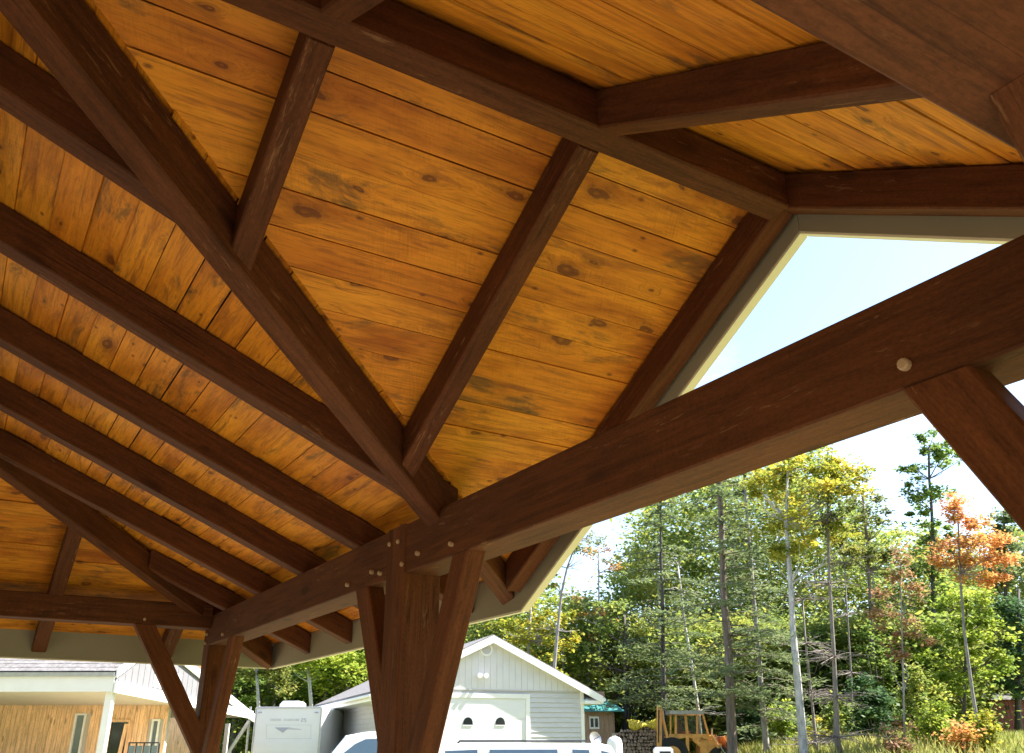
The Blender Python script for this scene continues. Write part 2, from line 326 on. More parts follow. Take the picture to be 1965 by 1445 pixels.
# ------------------------------------------------------------------ ground
def build_ground():
    m, t, b = nodes('meadow_and_gravel'); g = N(t, 'ShaderNodeNewGeometry')
    n1 = noise(t, g.outputs['Position'], .35, 5, .6); n2 = noise(t, g.outputs['Position'], 9, 4, .7)
    # gravel yard near the building, grass beyond
    d = N(t, 'ShaderNodeVectorMath', operation='LENGTH'); L(t, g.outputs['Position'], d.inputs[0])
    mm = N(t, 'ShaderNodeMath', operation='MULTIPLY_ADD'); L(t, n1.outputs['Fac'], mm.inputs[0]); mm.inputs[1].default_value = 14; L(t, d.outputs['Value'], mm.inputs[2])
    mr = N(t, 'ShaderNodeMapRange'); L(t, mm.outputs[0], mr.inputs[0]); mr.inputs[1].default_value = 27; mr.inputs[2].default_value = 33
    gravel = ramp(t, n2.outputs['Fac'], [(.3, (.125, .10, .06)), (.7, (.25, .205, .125))])
    grass = ramp(t, n2.outputs['Fac'], [(.3, (.10, .14, .03)), (.55, (.21, .24, .055)), (.75, (.33, .32, .10))])
    sx = N(t, 'ShaderNodeSeparateXYZ'); L(t, g.outputs['Position'], sx.inputs[0])
    m2 = N(t, 'ShaderNodeMath', operation='MULTIPLY_ADD'); L(t, n1.outputs['Fac'], m2.inputs[0]); m2.inputs[1].default_value = 3.0; L(t, sx.outputs[1], m2.inputs[2])
    r2 = N(t, 'ShaderNodeMapRange'); L(t, m2.outputs[0], r2.inputs[0]); r2.inputs[1].default_value = 5.0; r2.inputs[2].default_value = 5.6
    r3 = N(t, 'ShaderNodeMapRange'); L(t, m2.outputs[0], r3.inputs[0]); r3.inputs[1].default_value = 10.4; r3.inputs[2].default_value = 9.6
    r4 = N(t, 'ShaderNodeMath', operation='MULTIPLY'); L(t, r2.outputs[0], r4.inputs[0]); L(t, r3.outputs[0], r4.inputs[1])
    r5 = N(t, 'ShaderNodeMath', operation='MAXIMUM'); L(t, r4.outputs[0], r5.inputs[0]); L(t, mr.outputs[0], r5.inputs[1])
    # paler ground added on the yard side and before the cottage to bounce light
    pale = ramp(t, n2.outputs['Fac'], [(.3, (.30, .26, .19)), (.7, (.52, .46, .35))])
    q1 = N(t, 'ShaderNodeMapRange'); L(t, m2.outputs[0], q1.inputs[0]); q1.inputs[1].default_value = -2.6; q1.inputs[2].default_value = -3.2
    m3 = N(t, 'ShaderNodeMath', operation='MULTIPLY_ADD'); L(t, n1.outputs['Fac'], m3.inputs[0]); m3.inputs[1].default_value = 3.0; L(t, sx.outputs[0], m3.inputs[2])
    q2 = N(t, 'ShaderNodeMapRange'); L(t, m3.outputs[0], q2.inputs[0]); q2.inputs[1].default_value = -10.5; q2.inputs[2].default_value = -11.5
    q3 = N(t, 'ShaderNodeMath', operation='MAXIMUM'); L(t, q1.outputs[0], q3.inputs[0]); L(t, q2.outputs[0], q3.inputs[1])
    gv_ = mixc(t, q3.outputs[0], gravel.outputs[0], pale.outputs[0])
    c = mixc(t, r5.outputs[0], gv_, grass.outputs[0])
    L(t, c, b.inputs['Base Color']); b.inputs['Roughness'].default_value = .95; b.inputs['Specular IOR Level'].default_value = .1
    bump(t, b, n2.outputs['Fac'], .6, .05)
    rs = [0, 6, 10, 14, 17, 20, 22, 24, 26, 28, 30, 32, 34, 36, 38, 40, 43, 46, 50, 55, 60, 66, 74, 85, 110, 160, 300, 700]
    na = 120; vs = []; fs = []
    for r in rs:
        for k in range(na):
            an = 2*math.pi*k/na; x, y = r*math.cos(an), r*math.sin(an); p = Vector((x, y, 0)); vs.append((x, y, ground_z(p)))
    for i in range(len(rs)-1):
        for k in range(na):
            k2 = (k+1) % na
            if i == 0: fs.append((k, na+k, na+k2)) if k != k2 else None
            else: fs.append((i*na+k, (i+1)*na+k, (i+1)*na+k2, i*na+k2))
    o = obj('ground', vs, fs, m, smooth=True, kind='structure')
build_ground()
sb = MB(); sb.box(V(-9.75, -3.45, -1.62), (12.4, 0, 0), (0, 7.0, 0), (0, 0, .075)); sb.build('floor', M['concrete'], None, kind='structure')  # unseen slab, widened past the eaves to bounce sun up to the ceiling

# ------------------------------------------------------------------ the pavilion (measured from the photograph; heights relative to the eye)
yb, wb, zb, zt = 2.0805, .2217, .9, 1.1844
m_, g_ = .4212, .5751
xr, zr, wr = -2.2585, 2.2271, .1327
Kp, hg, hm = 3.7491, .1904, .1845
xe, zeb, zet = -9.0882, 1.0562, 1.2779
yf, zf, xf = 2.9661, .7736, -9.8512
xv, zv, vw = -4.242, 1.1129, .1188
Kb = 3.4769; mh = .60
xR = -.583                                   # inner face of the right-hand plate and post
yr = yb - ((Kp+g_*xr)-(zt+hm))/m_            # main ridge line
z_main = lambda x, y: zt+hm+m_*(yb-y)
z_gl = lambda x, y: Kp+g_*x
z_gr = lambda x, y: Kp+g_*(2*xr-x)
z_back = lambda x, y: zt+hm+m_*(y-(2*yr-yb))
z_end = lambda x, y: z_main(0, yf)+mh*(x-xf)
yB = 2*yr-yf                                  # back eave line
PAV = empty('timber_pavilion', V(-4.7, -.5, -1.6), 'dark brown timber frame pavilion with amber pine board ceiling and taupe trim', 'pavilion')

def timber(name, org, d, side, w, h, cut0, cut1, mat, parent=PAV, ch=.007, align=(0, 0)):
    """a sawn timber along d through org; w across (side), h along d x side; cut planes (point, normal) end it"""
    d = Vector(d).normalized(); s = Vector(side); s = (s-d*s.dot(d)).normalized(); u = d.cross(s)
    if u.z < -1e-6 or (abs(u.z) < 1e-6 and u.y < 0): s = -s; u = d.cross(s); align = (-align[0], align[1])
    x0, x1 = -w/2+align[0]*w/2, w/2+align[0]*w/2; z0, z1 = -h/2+align[1]*h/2, h/2+align[1]*h/2
    cs = [(x0+ch, z0), (x1-ch, z0), (x1, z0+ch), (x1, z1-ch), (x1-ch, z1), (x0+ch, z1), (x0, z1-ch), (x0, z0+ch)]
    Mx = Matrix(((d.x, s.x, u.x, org[0]), (d.y, s.y, u.y, org[1]), (d.z, s.z, u.z, org[2]), (0, 0, 0, 1)))
    o3 = Vector(org); vs = []
    for (pp, nn) in (cut0, cut1):
        pp = Vector(pp); nn = Vector(nn)
        for a, b in cs:
            c = o3+s*a+u*b; tt = (pp-c).dot(nn)/d.dot(nn); vs.append((tt, a, b))
    n = 8
    fs = [list(range(n))[::-1], list(range(n, 2*n))]+[(i, (i+1) % n, n+(i+1) % n, n+i) for i in range(n)]
    if vs[0][0] > vs[n][0]: fs = [f[::-1] for f in fs]
    o = obj(name, vs, fs, mat, parent, Mx)
    return o
XH, YH, ZH = Vector((1, 0, 0)), Vector((0, 1, 0)), Vector((0, 0, 1))
T, T2 = M['timber'], M['timber2']

def beam_x(name, xa, xb, yc, z0, w, h, mat=T): return timber(name, V((xa+xb)/2, yc, z0+h/2), XH, YH, w, h, (V(xa, 0, 0), XH), (V(xb, 0, 0), XH), mat)
def beam_y(name, ya, y2, xc, z0, w, h, mat=T): return timber(name, V(xc, (ya+y2)/2, z0+h/2), YH, XH, w, h, (V(0, ya, 0), YH), (V(0, y2, 0), YH), mat)
def post(xc, yc, z1, w=.2217): return timber('post', V(xc, yc, (z1-1.545)/2), ZH, XH, w, w, (V(0, 0, -1.545), ZH), (V(0, 0, z1), ZH), T2)
yc = yb+wb/2
beam_l = beam_x('plate_beam', -9.31, -4.8345, yc, zb, wb, zt-zb)
beam_r = beam_x('plate_beam', -4.5925, xR-.0015, yc, zb, wb, zt-zb)
post_mid = post(-4.7135, yc-.001, zt+.001, .239)
post_cor = post(-9.199, yc, zb-.002)
post_rt = post(xR+wb/2, yc, zt+.001)
end_beam = beam_y('plate_beam', 2*yr-yb, yb-.003, xe-wb/2, zeb, wb, zet-zeb)
plate_r = beam_y('plate_beam', 2*yr-yb, yb-.003, xR+.002+wb/2, zb, wb, zt-zb)
back_beam = beam_x('plate_beam', -9.31, xR+wb, 2*yr-yb-wb/2-.003, zb, wb, zt-zb)
for xx in (-9.199, -4.7135, xR+wb/2): post(xx, 2*yr-yb-wb/2-.003, zb-.002)

# pegs: pale oak pins standing a little proud of the beam faces
def peg(x, y, z, parent, axis=(0, -1, 0), r=.0135):
    a = Vector(axis); b = MB(); c = V(x, y, z); b.tube([c-a*.03, c+a*.016, c+a*.021], [r, r, r*.8], 10); b.build('peg', M['peg'], parent)
for x, z, p in ((-5.454, .957, beam_l), (-5.056, .977, beam_l), (-4.929, .95, beam_l), (-4.799, 1.10, post_mid), (-4.676, 1.093, post_mid),
                (-4.61, .952, post_mid), (-4.412, .98, beam_r), (-4.011, .959, beam_r), (-8.563, .949, beam_l), (-9.2, 1.012, beam_l), (-9.21, .928, beam_l)):
    peg(x, yb, z, p)
peg(-1.325, yb, .965, beam_r, r=.018)
peg(xe, 1.456, 1.102, end_beam, (1, 0, 0))

# braces: lower-edge and upper-edge lines measured on their front faces
def brace_x(xl, xu, ztop, slope, xpost, th=.108, mat=T2):
    """in the plane of the long beam; xl / xu are where the lower and upper edges meet the beam, slope = dz/dx"""
    d = Vector((1, 0, slope)).normalized(); w = abs(xu-xl)*abs(slope)/math.hypot(1, slope)
    c = V((xl+xu)/2, yb-.004+th/2, ztop)
    return timber('brace', c, d, YH, th, w, (V(0, 0, ztop-.001), ZH), (V(xpost, 0, 0), XH), mat)
brace_x(-5.318, -5.118, zb, -1.885, -4.80)
brace_x(-3.845, -4.005, zb, 2.02, -4.62, .112)
brace_x(-8.21, -8.375, zb, 2.05, -9.12)
brace_x(-1.352, -1.152, zb, -1.85, xR+.05)
d = Vector((0, 1, -1.63)); w = .19*1.63/math.hypot(1, 1.63)
timber('brace', V(xe+.004-.054, (1.375+1.565)/2, zeb), d, XH, .108, w, (V(0, 0, zeb-.001), ZH), (V(0, yb+.02, 0), YH), T2)
d = Vector((0, 1, -1.72)); w = .19*1.72/math.hypot(1, 1.72)
timber('brace', V(-.528+.055, 1.158+.095, zb), d, XH, .11, w, (V(0, 0, zb-.001), ZH), (V(0, yb+.02, 0), YH), T2)

# ridge beams
beam_y('ridge_beam', yr, 2.795, xr, zr, wr, Kp+g_*xr-g_*wr/2-zr-.002)
beam_x('ridge_beam', -7.35, xr-wr/2, yr, zr, wr, Kp+g_*xr-m_*wr/2-zr-.002)

# common rafters of the long slope
ch_ = math.sqrt(1+m_*m_); dr = Vector((0, 1, -m_))
def hip_x(y): return xf+(yf-y)*m_/mh
def val_x(y): return xv+(yb-y)*m_/g_
def seam_x(y): return (zt+hm+m_*(yb-y)-Kp)/g_
hipn = Vector((mh, m_, 0)).normalized(); hip_n_plan = Vector((m_, -mh, 0))
wa = .1285; WALLP = V(0, yf-.034, 0)
for x0 in (-3.2031, -4.3199, -5.4491, -6.5482, -7.6493, -8.7324):
    xc = x0+wa/2; yo = 0.5
    org = V(xc, yo, zt+m_*(yb-yo))
    top = (V(0, yr+wr/2, 0), YH)
    if xc < hip_x(yr): top = (V(hip_x(0)+.0, 0, 0), Vector((mh, m_, 0))) if False else (V(xf, yf, 0)+Vector((.11, .11*0, 0)), Vector((mh, m_, 0)))
    bot = (WALLP, YH)
    if x0 > -3.5: bot = (V(xv-.06, yb, 0), Vector((g_, m_, 0)))
    elif x0 > -4.5: bot = (V(0, yb+.12, 0), YH)
    timber('rafter', org, dr, XH, wa, hm/ch_-.002, top, bot, T, align=(0, 1))
# valley and hip rafters
dv = Vector((1/g_, -1/m_, 1)); sv = Vector((1/m_, 1/g_, 0)).normalized()
vd = (zt+hm-zv-.018)*math.sqrt(dv.x**2+dv.y**2)/dv.length
timber('valley_rafter', V(xv, yb, zv), dv, sv, vw, vd, (V(0, yb+.06, 0), YH), (V(xr-wr/2, 0, 0), XH), T, align=(0, 1))
timber('valley_rafter', V(xv, yb, zv+.085), dv, sv, vw, vd-.082, (WALLP, YH), (V(0, yb+wb-.01, 0), YH), T, align=(0, 1))
dh = Vector((1/mh, -1/m_, 1)); shp = Vector((1/m_, 1/mh, 0)).normalized()
hz0 = z_main(0, yf)-.26
timber('hip_rafter', V(xf, yf, hz0), dh, shp, .125, .20, (V(0, yf-.06, 0), YH), (V(hip_x(yr), 0, 0), XH), T, align=(0, 1))
# rafters of the hipped end
dhe = Vector((1, 0, mh))
for y0 in (1.765, .605, -.68, -1.9):
    ycn = y0+.0635
    yhip = abs(ycn-yr); xtop = xf+(yf-yr-yhip)*m_/mh
    timber('rafter', V(xe, ycn, z_end(xe, 0)-.19), dhe, YH, .127, .186/math.hypot(1, mh), (V(xf+.034, 0, 0), XH), (V(xtop-.07, 0, 0), XH), T, align=(0, 1))
# gable jacks and the fly rafters of the gable end, both slopes
cg = math.sqrt(1+g_*g_)
for y0, wj in ((-.47, .1022), (.5986, .1022), (1.7305, .1022), (yfr_ := 2.8004, .105)):
    ycj = y0+wj/2; flyr = y0 > 2.5
    org = V(xr, ycj, Kp+g_*xr-hg)
    if flyr: lo = (V(-4.672, 0, 0), XH)
    else: lo = (V(val_x(ycj)+.055, ycj, 0), Vector((g_, m_, 0)))
    if y0 > yr: timber('jack_rafter' if not flyr else 'gable_rafter', org, (1, 0, g_), YH, wj, hg/cg-.002, lo, (V(xr-(wr/2 if not flyr else .001), 0, 0), XH), T, align=(0, 1))
    timber('jack_rafter' if not flyr else 'gable_rafter', org, (1, 0, -g_), YH, wj, hg/cg-.002, (V(xr+(wr/2 if not flyr else .001), 0, 0), XH), (V(.15, 0, 0), XH), T, align=(0, 1))

# ceiling boards, each its own piece
def clip(poly, p, n):
    out = []
    for i in range(len(poly)):
        a, b = poly[i], poly[(i+1) % len(poly)]
        da = (a[0]-p[0])*n[0]+(a[1]-p[1])*n[1]; db = (b[0]-p[0])*n[0]+(b[1]-p[1])*n[1]
        if da >= 0: out.append(a)
        if (da >= 0) != (db >= 0):
            k = da/(da-db); out.append((a[0]+(b[0]-a[0])*k, a[1]+(b[1]-a[1])*k))
    return out
PRS = random.Random(5)
def board_field(poly, zfun, along, upplan, start, joints, name='ceiling_board', W_=.1692, th=.024):
    """poly in plan; boards run in direction along, stack in direction upplan from offset start"""
    al = Vector((*along, 0)); uph = Vector((*upplan, 0))
    rise = zfun(*(uph.xy))-zfun(0, 0); k = math.hypot(1, rise); u3 = Vector((uph.x, uph.y, rise))/k
    n3 = al.cross(u3); n3 = -n3 if n3.z < 0 else n3
    st = [(p[0]*along[0]+p[1]*along[1], (p[0]*upplan[0]+p[1]*upplan[1])) for p in poly]
    smin = min(q[1] for q in st); smax = max(q[1] for q in st)
    org = Vector((0, 0, zfun(0, 0)+EYE)); s0 = start
    while s0 > smin: s0 -= W_/k
    j = 0
    while s0 < smax:
        s1 = s0+W_/k; gap = PRS.choice((.0011, .0013, .0016, .0022, .0034, .0044))
        strip = clip(clip(st, (0, s0+gap), (0, 1)), (0, s1-gap), (0, -1))
        if len(strip) >= 3:
            a0 = min(q[0] for q in strip); a1 = max(q[0] for q in strip)
            cuts = [a0]+[c for c in sorted(joints(j)) if a0+.5 < c < a1-.5]+[a1]
            for c0, c1 in zip(cuts[:-1], cuts[1:]):
                pc = strip
                if c0 > a0: pc = clip(pc, (c0+.001, 0), (1, 0))
                if c1 < a1: pc = clip(pc, (c1-.001, 0), (-1, 0))
                if len(pc) < 3: continue
                ca = sum(q[0] for q in pc)/len(pc); cs = (s0+s1)/2
                o3 = org+al*ca+u3*(cs*k)+n3*(PRS.random()**2*.013)
                lo = [((q[0]-ca), (q[1]-cs)*k, 0) for q in pc]
                b = MB(); 
                Mx = Matrix(((al.x, u3.x, n3.x, o3.x), (al.y, u3.y, n3.y, o3.y), (al.z, u3.z, n3.z, o3.z), (0, 0, 0, 1)))
                b.prism(lo, (0, 0, th)); ob = obj(name, b.v, b.f, M['plank'], PAV, Mx)
        s0 = s1; j += 1
    # closed weather sheet above the boards
    cov = [V(p[0], p[1], zfun(*p)+.05) for p in poly]; b = MB(); b.prism(cov, (0, 0, .03)); b.build('roof_sheet', M['covering'], PAV)
def jf(opts): 
    return lambda j: [opts[(j*2) % len(opts)], opts[(j*2+3) % len(opts)]] if j % 3 else [opts[(j+1) % len(opts)]]
yi_ = yf-.032
P_main = [(hip_x(yi_), yi_), (seam_x(yi_), yi_), (seam_x(yr), yr), (hip_x(yr), yr)]
rx = [x+wa/2 for x in (-5.4491, -6.5482, -7.6493, -8.7324)]
board_field(P_main, z_main, (1, 0), (0, -1), -(yb+.07), jf(rx))
P_gl = [(seam_x(yi_), yi_), (xr, yi_), (xr, yr), (min(xr-.001, seam_x(yr)), yr)]
board_field(P_gl, z_gl, (0, 1), (1, 0), -4.0+.008, jf([1.7816]))
P_gr = [(xr, yi_), (.15, yi_), (.15, yB), (xr, yr)]
board_field(P_gr, z_gr, (0, 1), (-1, 0), 1.403, jf([.65, 1.79, -.42, .65, 1.79]))
P_end = [(hip_x(yi_)+.0, yi_), (hip_x(yr), yr), (hip_x(yi_), 2*yr-yi_)]
P_end = [(xf+.032, yf-.04), (hip_x(yr), yr), (xf+.032, 2*yr-yf+.04)]
board_field(P_end, z_end, (0, 1), (1, 0), xf+.2, jf([.67, -.62]))
P_back = [(hip_x(yi_), 2*yr-yi_), (.15, 2*yr-yi_), (xr, yr), (hip_x(yr), yr)]
board_field(P_back, z_back, (1, 0), (0, 1), 2*yr-yb, jf(rx+[-4.2, -3.1]))

# taupe trim: eave fascia, hip-end fascia and the barge boards of the gable
def trim(name, poly, ext): b = MB(); b.prism(poly, ext); return b.build(name, M['fascia'], PAV)
ze0 = z_main(0, yf)+.05
xg = (zf-Kb)/g_
trim('fascia_board', [V(xf, yf, zf), V(xg-.002, yf, zf), V(xg-.002, yf, ze0), V(xf, yf, ze0)], (0, -.03, 0))
trim('fascia_board', [V(xf, yf-.033, zf), V(xf, yB+.033, zf), V(xf, yB+.033, ze0), V(xf, yf-.033, ze0)], (.03, 0, 0))
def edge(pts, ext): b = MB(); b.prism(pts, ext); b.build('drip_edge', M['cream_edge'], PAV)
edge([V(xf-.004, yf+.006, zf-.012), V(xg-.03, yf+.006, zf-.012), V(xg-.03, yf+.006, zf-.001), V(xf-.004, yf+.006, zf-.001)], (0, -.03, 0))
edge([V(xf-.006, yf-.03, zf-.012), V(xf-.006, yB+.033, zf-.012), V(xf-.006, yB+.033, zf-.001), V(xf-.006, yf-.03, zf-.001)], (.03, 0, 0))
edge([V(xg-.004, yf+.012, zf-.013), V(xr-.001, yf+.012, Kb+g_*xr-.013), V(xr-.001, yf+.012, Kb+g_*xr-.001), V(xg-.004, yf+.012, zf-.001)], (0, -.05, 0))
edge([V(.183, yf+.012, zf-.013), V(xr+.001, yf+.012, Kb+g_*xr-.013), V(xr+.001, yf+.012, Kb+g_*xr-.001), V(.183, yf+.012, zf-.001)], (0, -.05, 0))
bt = Kp-Kb+.05; zpk = Kb+g_*xr
trim('barge_board', [V(xg, yf+.004, zf), V(xr-.001, yf+.004, zpk), V(xr-.001, yf+.004, zpk+bt), V(xg, yf+.004, zf+bt)], (0, -.046, 0))
trim('barge_board', [V(.183, yf+.004, zf+.0), V(xr+.001, yf+.004, zpk), V(xr+.001, yf+.004, zpk+bt), V(.183, yf+.004, zf+bt)], (0, -.046, 0))
trim('fascia_board', [V(.183, yf-.045, zf), V(.183, yB, zf), V(.183, yB, z_gr(.183, 0)+.05), V(.183, yf-.045, z_gr(.183, 0)+.05)], (-.03, 0, 0))
trim('fascia_board', [V(xf, yB, zf), V(.18, yB, zf), V(.18, yB, ze0), V(xf, yB, ze0)], (0, .03, 0))

# ------------------------------------------------------------------ foliage tools
def quads(centers, su, sv_, flat=.5, updown=None, rng=RNG):
    """leaf-sized rhombi: centers (N,3), returns verts and faces as arrays"""
    n = len(centers)
    nn = rng.normal(size=(n, 3)); nn[:, 2] = np.abs(nn[:, 2])+flat*2; nn /= np.linalg.norm(nn, axis=1)[:, None]
    a = rng.normal(size=(n, 3)); u = np.cross(nn, a); u /= np.linalg.norm(u, axis=1)[:, None]; w = np.cross(nn, u)
    s = (0.65+.7*rng.random(n))[:, None]
    U = u*su*s*.5; Wv = w*sv_*s*.5
    return np.stack([centers-U, centers+Wv, centers+U, centers-Wv], 1).reshape(-1, 3)
def quad_obj(name, verts, mat, parent=None, kind=None):
    n = len(verts)//4; me = bpy.data.meshes.new(name)
    me.vertices.add(len(verts)); me.vertices.foreach_set('co', verts.astype(np.float32).ravel())
    me.loops.add(n*4); me.loops.foreach_set('vertex_index', np.arange(n*4, dtype=np.int32))
    me.polygons.add(n); me.polygons.foreach_set('loop_start', np.arange(0, n*4, 4, dtype=np.int32))
    me.update(calc_edges=True); me.validate()
    me.materials.append(mat)
    o = bpy.data.objects.new(name, me); COL.objects.link(o); attach(o, parent)
    if kind: o['kind'] = kind
    return o
def clump_points(c, rad, n, nsub, sig, rng=RNG, flat=.55):
    """n leaf positions gathered in nsub uneven clumps inside an ellipsoid"""
    d = rng.normal(size=(nsub, 3)); d /= np.linalg.norm(d, axis=1)[:, None]
    r = rng.random(nsub)**.45
    cs = np.array(c)+d*r[:, None]*np.array(rad)
    wgt = rng.random(nsub)**1.5+.15; idx = rng.choice(nsub, n, p=wgt/wgt.sum())
    sg = sig*(.6+.8*rng.random(nsub))
    return cs[idx]+rng.normal(size=(n, 3))*sg[idx][:, None]*np.array([1, 1, flat]), cs
LEAF = dict(
    green=mat_leaf('leaves_green', (.09, .15, .04), (.165, .25, .05), (.27, .35, .07), .55),
    lime=mat_leaf('leaves_lime', (.12, .20, .025), (.25, .34, .04), (.42, .46, .07), .5),
    yellow=mat_leaf('leaves_yellow', (.17, .23, .03), (.36, .37, .045), (.55, .42, .05), .5),
    olive=mat_leaf('leaves_olive', (.08, .11, .035), (.17, .20, .05), (.32, .30, .07), .5),
    orange=mat_leaf('leaves_orange', (.46, .33, .08), (.66, .33, .11), (.75, .38, .16), .5),
    red=mat_leaf('leaves_red', (.19, .17, .06), (.34, .17, .11), (.38, .27, .10), .5),
    dark=mat_leaf('leaves_dark', (.035, .08, .035), (.07, .14, .05), (.12, .20, .07), .4),
    needle=mat_leaf('needles', (.085, .125, .06), (.155, .21, .09), (.25, .29, .12), .5),
    mixed=mat_leaf('leaves_mixed', (.095, .155, .04), (.21, .28, .06), (.44, .41, .08), .55, .28),
)
BARK = dict(grey=mat_bark('bark_grey', (.17, .15, .145), (.40, .37, .36)), pale=mat_bark('bark_pale', (.30, .29, .29), (.62, .60, .59), (9, 9, 3)),
            dark=mat_bark('bark_dark', (.035, .03, .028), (.12, .105, .10)), brown=mat_bark('bark_brown', (.09, .065, .055), (.24, .185, .16)),
            twig=mat_bark('bark_twig', (.14, .12, .105), (.30, .26, .24)))
def base_at(px, D):
    p = at(px, 1430, D); return Vector((p.x, p.y, ground_z(p)))
def tree(name, label, D, trunk, r0, r1, bark, clusters, leaf, leaf_size=.15, n_leaf=3000, group='trees at the edge of the wood', limbs=8, twigs=0, sprays=None, cat='tree', depth=1.0):
    """trunk: photo path of the stem from foot to tip; clusters: (px, py, half width px, half height px, weight)"""
    k = D/1823.0
    pts = [at(x, y, D) for x, y in trunk]
    b = base_at(trunk[0][0], D); b = Vector((pts[0].x, pts[0].y, ground_z(pts[0])))
    if pts[0].z > b.z+.05: pts = [b]+pts
    else: pts[0] = b
    root = empty(name, b, label, cat, group)
    fine = [pts[0]]
    for a, c in zip(pts[:-1], pts[1:]):
        nsub = max(1, int((c-a).length/1.2))
        for i in range(1, nsub+1):
            q = a.lerp(c, i/nsub); j = .035*(r0*8); fine.append(q+Vector((random.uniform(-j, j), random.uniform(-j, j), 0)) if i < nsub else q)
    n = len(fine); tb = MB()
    rads = [r0+(r1-r0)*(i/(n-1))**.8 for i in range(n)]; rads[0] *= 1.25
    tb.tube(fine, rads, 9)
    allp = []; zt_ = fine[-1].z
    wsum = sum(c[4] for c in clusters) if clusters else 1
    for (cx, cy, rx_, ry_, wt) in clusters:
        c = at(cx, cy, D); rad = (rx_*k, rx_*k*depth, ry_*k)
        # turn the ellipsoid so its width runs across the view
        nn = max(30, int(n_leaf*wt/wsum)); ns = max(5, int(nn/55))
        P_, cs = clump_points((0, 0, 0), rad, nn, ns, max(.16, .16*min(rad[0], 2.2)))
        X = np.outer(P_[:, 0], RT)+np.outer(P_[:, 1], FH); X[:, 2] = P_[:, 2]
        allp.append(X+np.array(c))
        Y = np.outer(cs[:, 0], RT)+np.outer(cs[:, 1], FH); Y[:, 2] = cs[:, 2]; Y += np.array(c)
        for q in Y[:limbs]:
            q = Vector(q); hgt = q.z-.55*(Vector((q.x-fine[-1].x, q.y-fine[-1].y, 0)).length)
            i = min(range(n), key=lambda i: abs(fine[i].z-min(max(hgt, fine[n//3].z), zt_)))
            s_ = fine[i]; mid = s_.lerp(q, .5)+Vector((random.uniform(-.2, .2), random.uniform(-.2, .2), -.12*(q-s_).length*.5))
            ra = min(rads[i]*.55, .012+.012*(q-s_).length); tb.tube([s_, mid, q], [ra, ra*.6, .006], 5, cap=False)
    for _ in range(twigs):
        i = random.randrange(n//4, n); s_ = fine[i]; an = random.uniform(0, 6.28); ln = random.uniform(.5, 1.9)*(1.1-.5*i/n)
        dv_ = Vector((math.cos(an), math.sin(an), random.uniform(-.25, .25)))
        e = s_+dv_*ln; mid = s_.lerp(e, .5)+Vector((0, 0, random.uniform(-.1, .12)))
        tb.tube([s_, mid, e], [.017, .011, .004], 4, cap=False)
        for q in range(3):
            f = random.uniform(.35, .95); s2 = s_.lerp(e, f); d2 = (dv_+Vector((random.uniform(-1, 1), random.uniform(-1, 1), random.uniform(-.5, .2)))).normalized()
            tb.tube([s2, s2+d2*random.uniform(.2, .6)], [.008, .003], 3, cap=False)
    tb.build('trunk', BARK[bark], root, smooth=True)
    vv = []
    if allp:
        A = np.concatenate(allp); vv.append(quads(A, leaf_size*1.25, leaf_size*.8, .55))
    if sprays:
        zlo, zhi, lmax, nb, droop = sprays; nb = int(nb*1.08)
        bb = MB(); 
        for _ in range(nb):
            f = random.random(); z = zlo+(zhi-zlo)*f
            i = min(range(n), key=lambda i: abs(fine[i].z-z)); s_ = Vector((fine[i].x, fine[i].y, z))
            an = random.uniform(0, 6.283); ln = lmax*(1-.72*f)*random.uniform(.55, 1.1)
            dirp = np.array([math.cos(an), math.sin(an), 0]); m_n = int(34*ln)+10
            tt = RNG.random(m_n)**.6; side = np.array([-dirp[1], dirp[0], 0])
            C_ = np.array(s_)+np.outer(tt*ln, dirp)+np.outer(RNG.normal(size=m_n)*.17*ln*tt*1.1, side)
            C_[:, 2] += tt*ln*.10-droop*(tt**2)*ln+RNG.normal(size=m_n)*.05
            vv.append(quads(C_, .26, .06, 1.2))
            e = s_+Vector(dirp)*ln*.9+Vector((0, 0, .09*ln-droop*.8*ln)); bb.tube([s_, s_.lerp(e, .5)+Vector((0, 0, .06*ln)), e], [.022, .014, .005], 4, cap=False)
        bb.build('branches', BARK['brown' if bark != 'dark' else 'dark'], root)
    if vv: quad_obj('crown', np.concatenate(vv), LEAF[leaf], root)
    return root

# ------------------------------------------------------------------ individual trees
def TR(*a, **k): return tree(*a, **k)
TR('maple_tree', 'tall pale trunked maple with yellow green crown rising above the conifers', 30, [(1542, 1440), (1530, 1300), (1517, 1120), (1508, 1000), (1512, 900)], .17, .05, 'pale',
   [(1500, 905, 62, 42, 3), (1590, 895, 62, 34, 3), (1640, 925, 62, 26, 2.4), (1560, 950, 110, 20, 3), (1500, 1000, 70, 26, 1.6), (1520, 1055, 74, 24, 2), (1600, 1025, 50, 22, 1.1), (1450, 940, 40, 26, 1)], 'yellow', .115, 7600, limbs=5)
TR('hemlock_tree', 'thick trunked hemlock with drooping grey green sprays near the digger', 32, [(1406, 1440), (1398, 1250), (1386, 1060), (1378, 900), (1372, 780)], .20, .06, 'brown',
   [], 'needle', sprays=(2.6, 12.5, 3.4, 105, .22))
TR('hemlock_tree', 'slender dark hemlock standing between the thick hemlock and pale maple', 34, [(1470, 1425), (1455, 1240), (1440, 1060), (1428, 900), (1424, 800)], .13, .04, 'grey',
   [], 'needle', sprays=(2.2, 12.0, 2.6, 80, .25))
TR('hemlock_tree', 'feathery hemlock left of the thick trunk with sky behind its tips', 37, [(1275, 1420), (1272, 1200), (1268, 1000), (1262, 850)], .13, .03, 'dark',
   [], 'needle', sprays=(3.0, 12.8, 3.2, 105, .2))
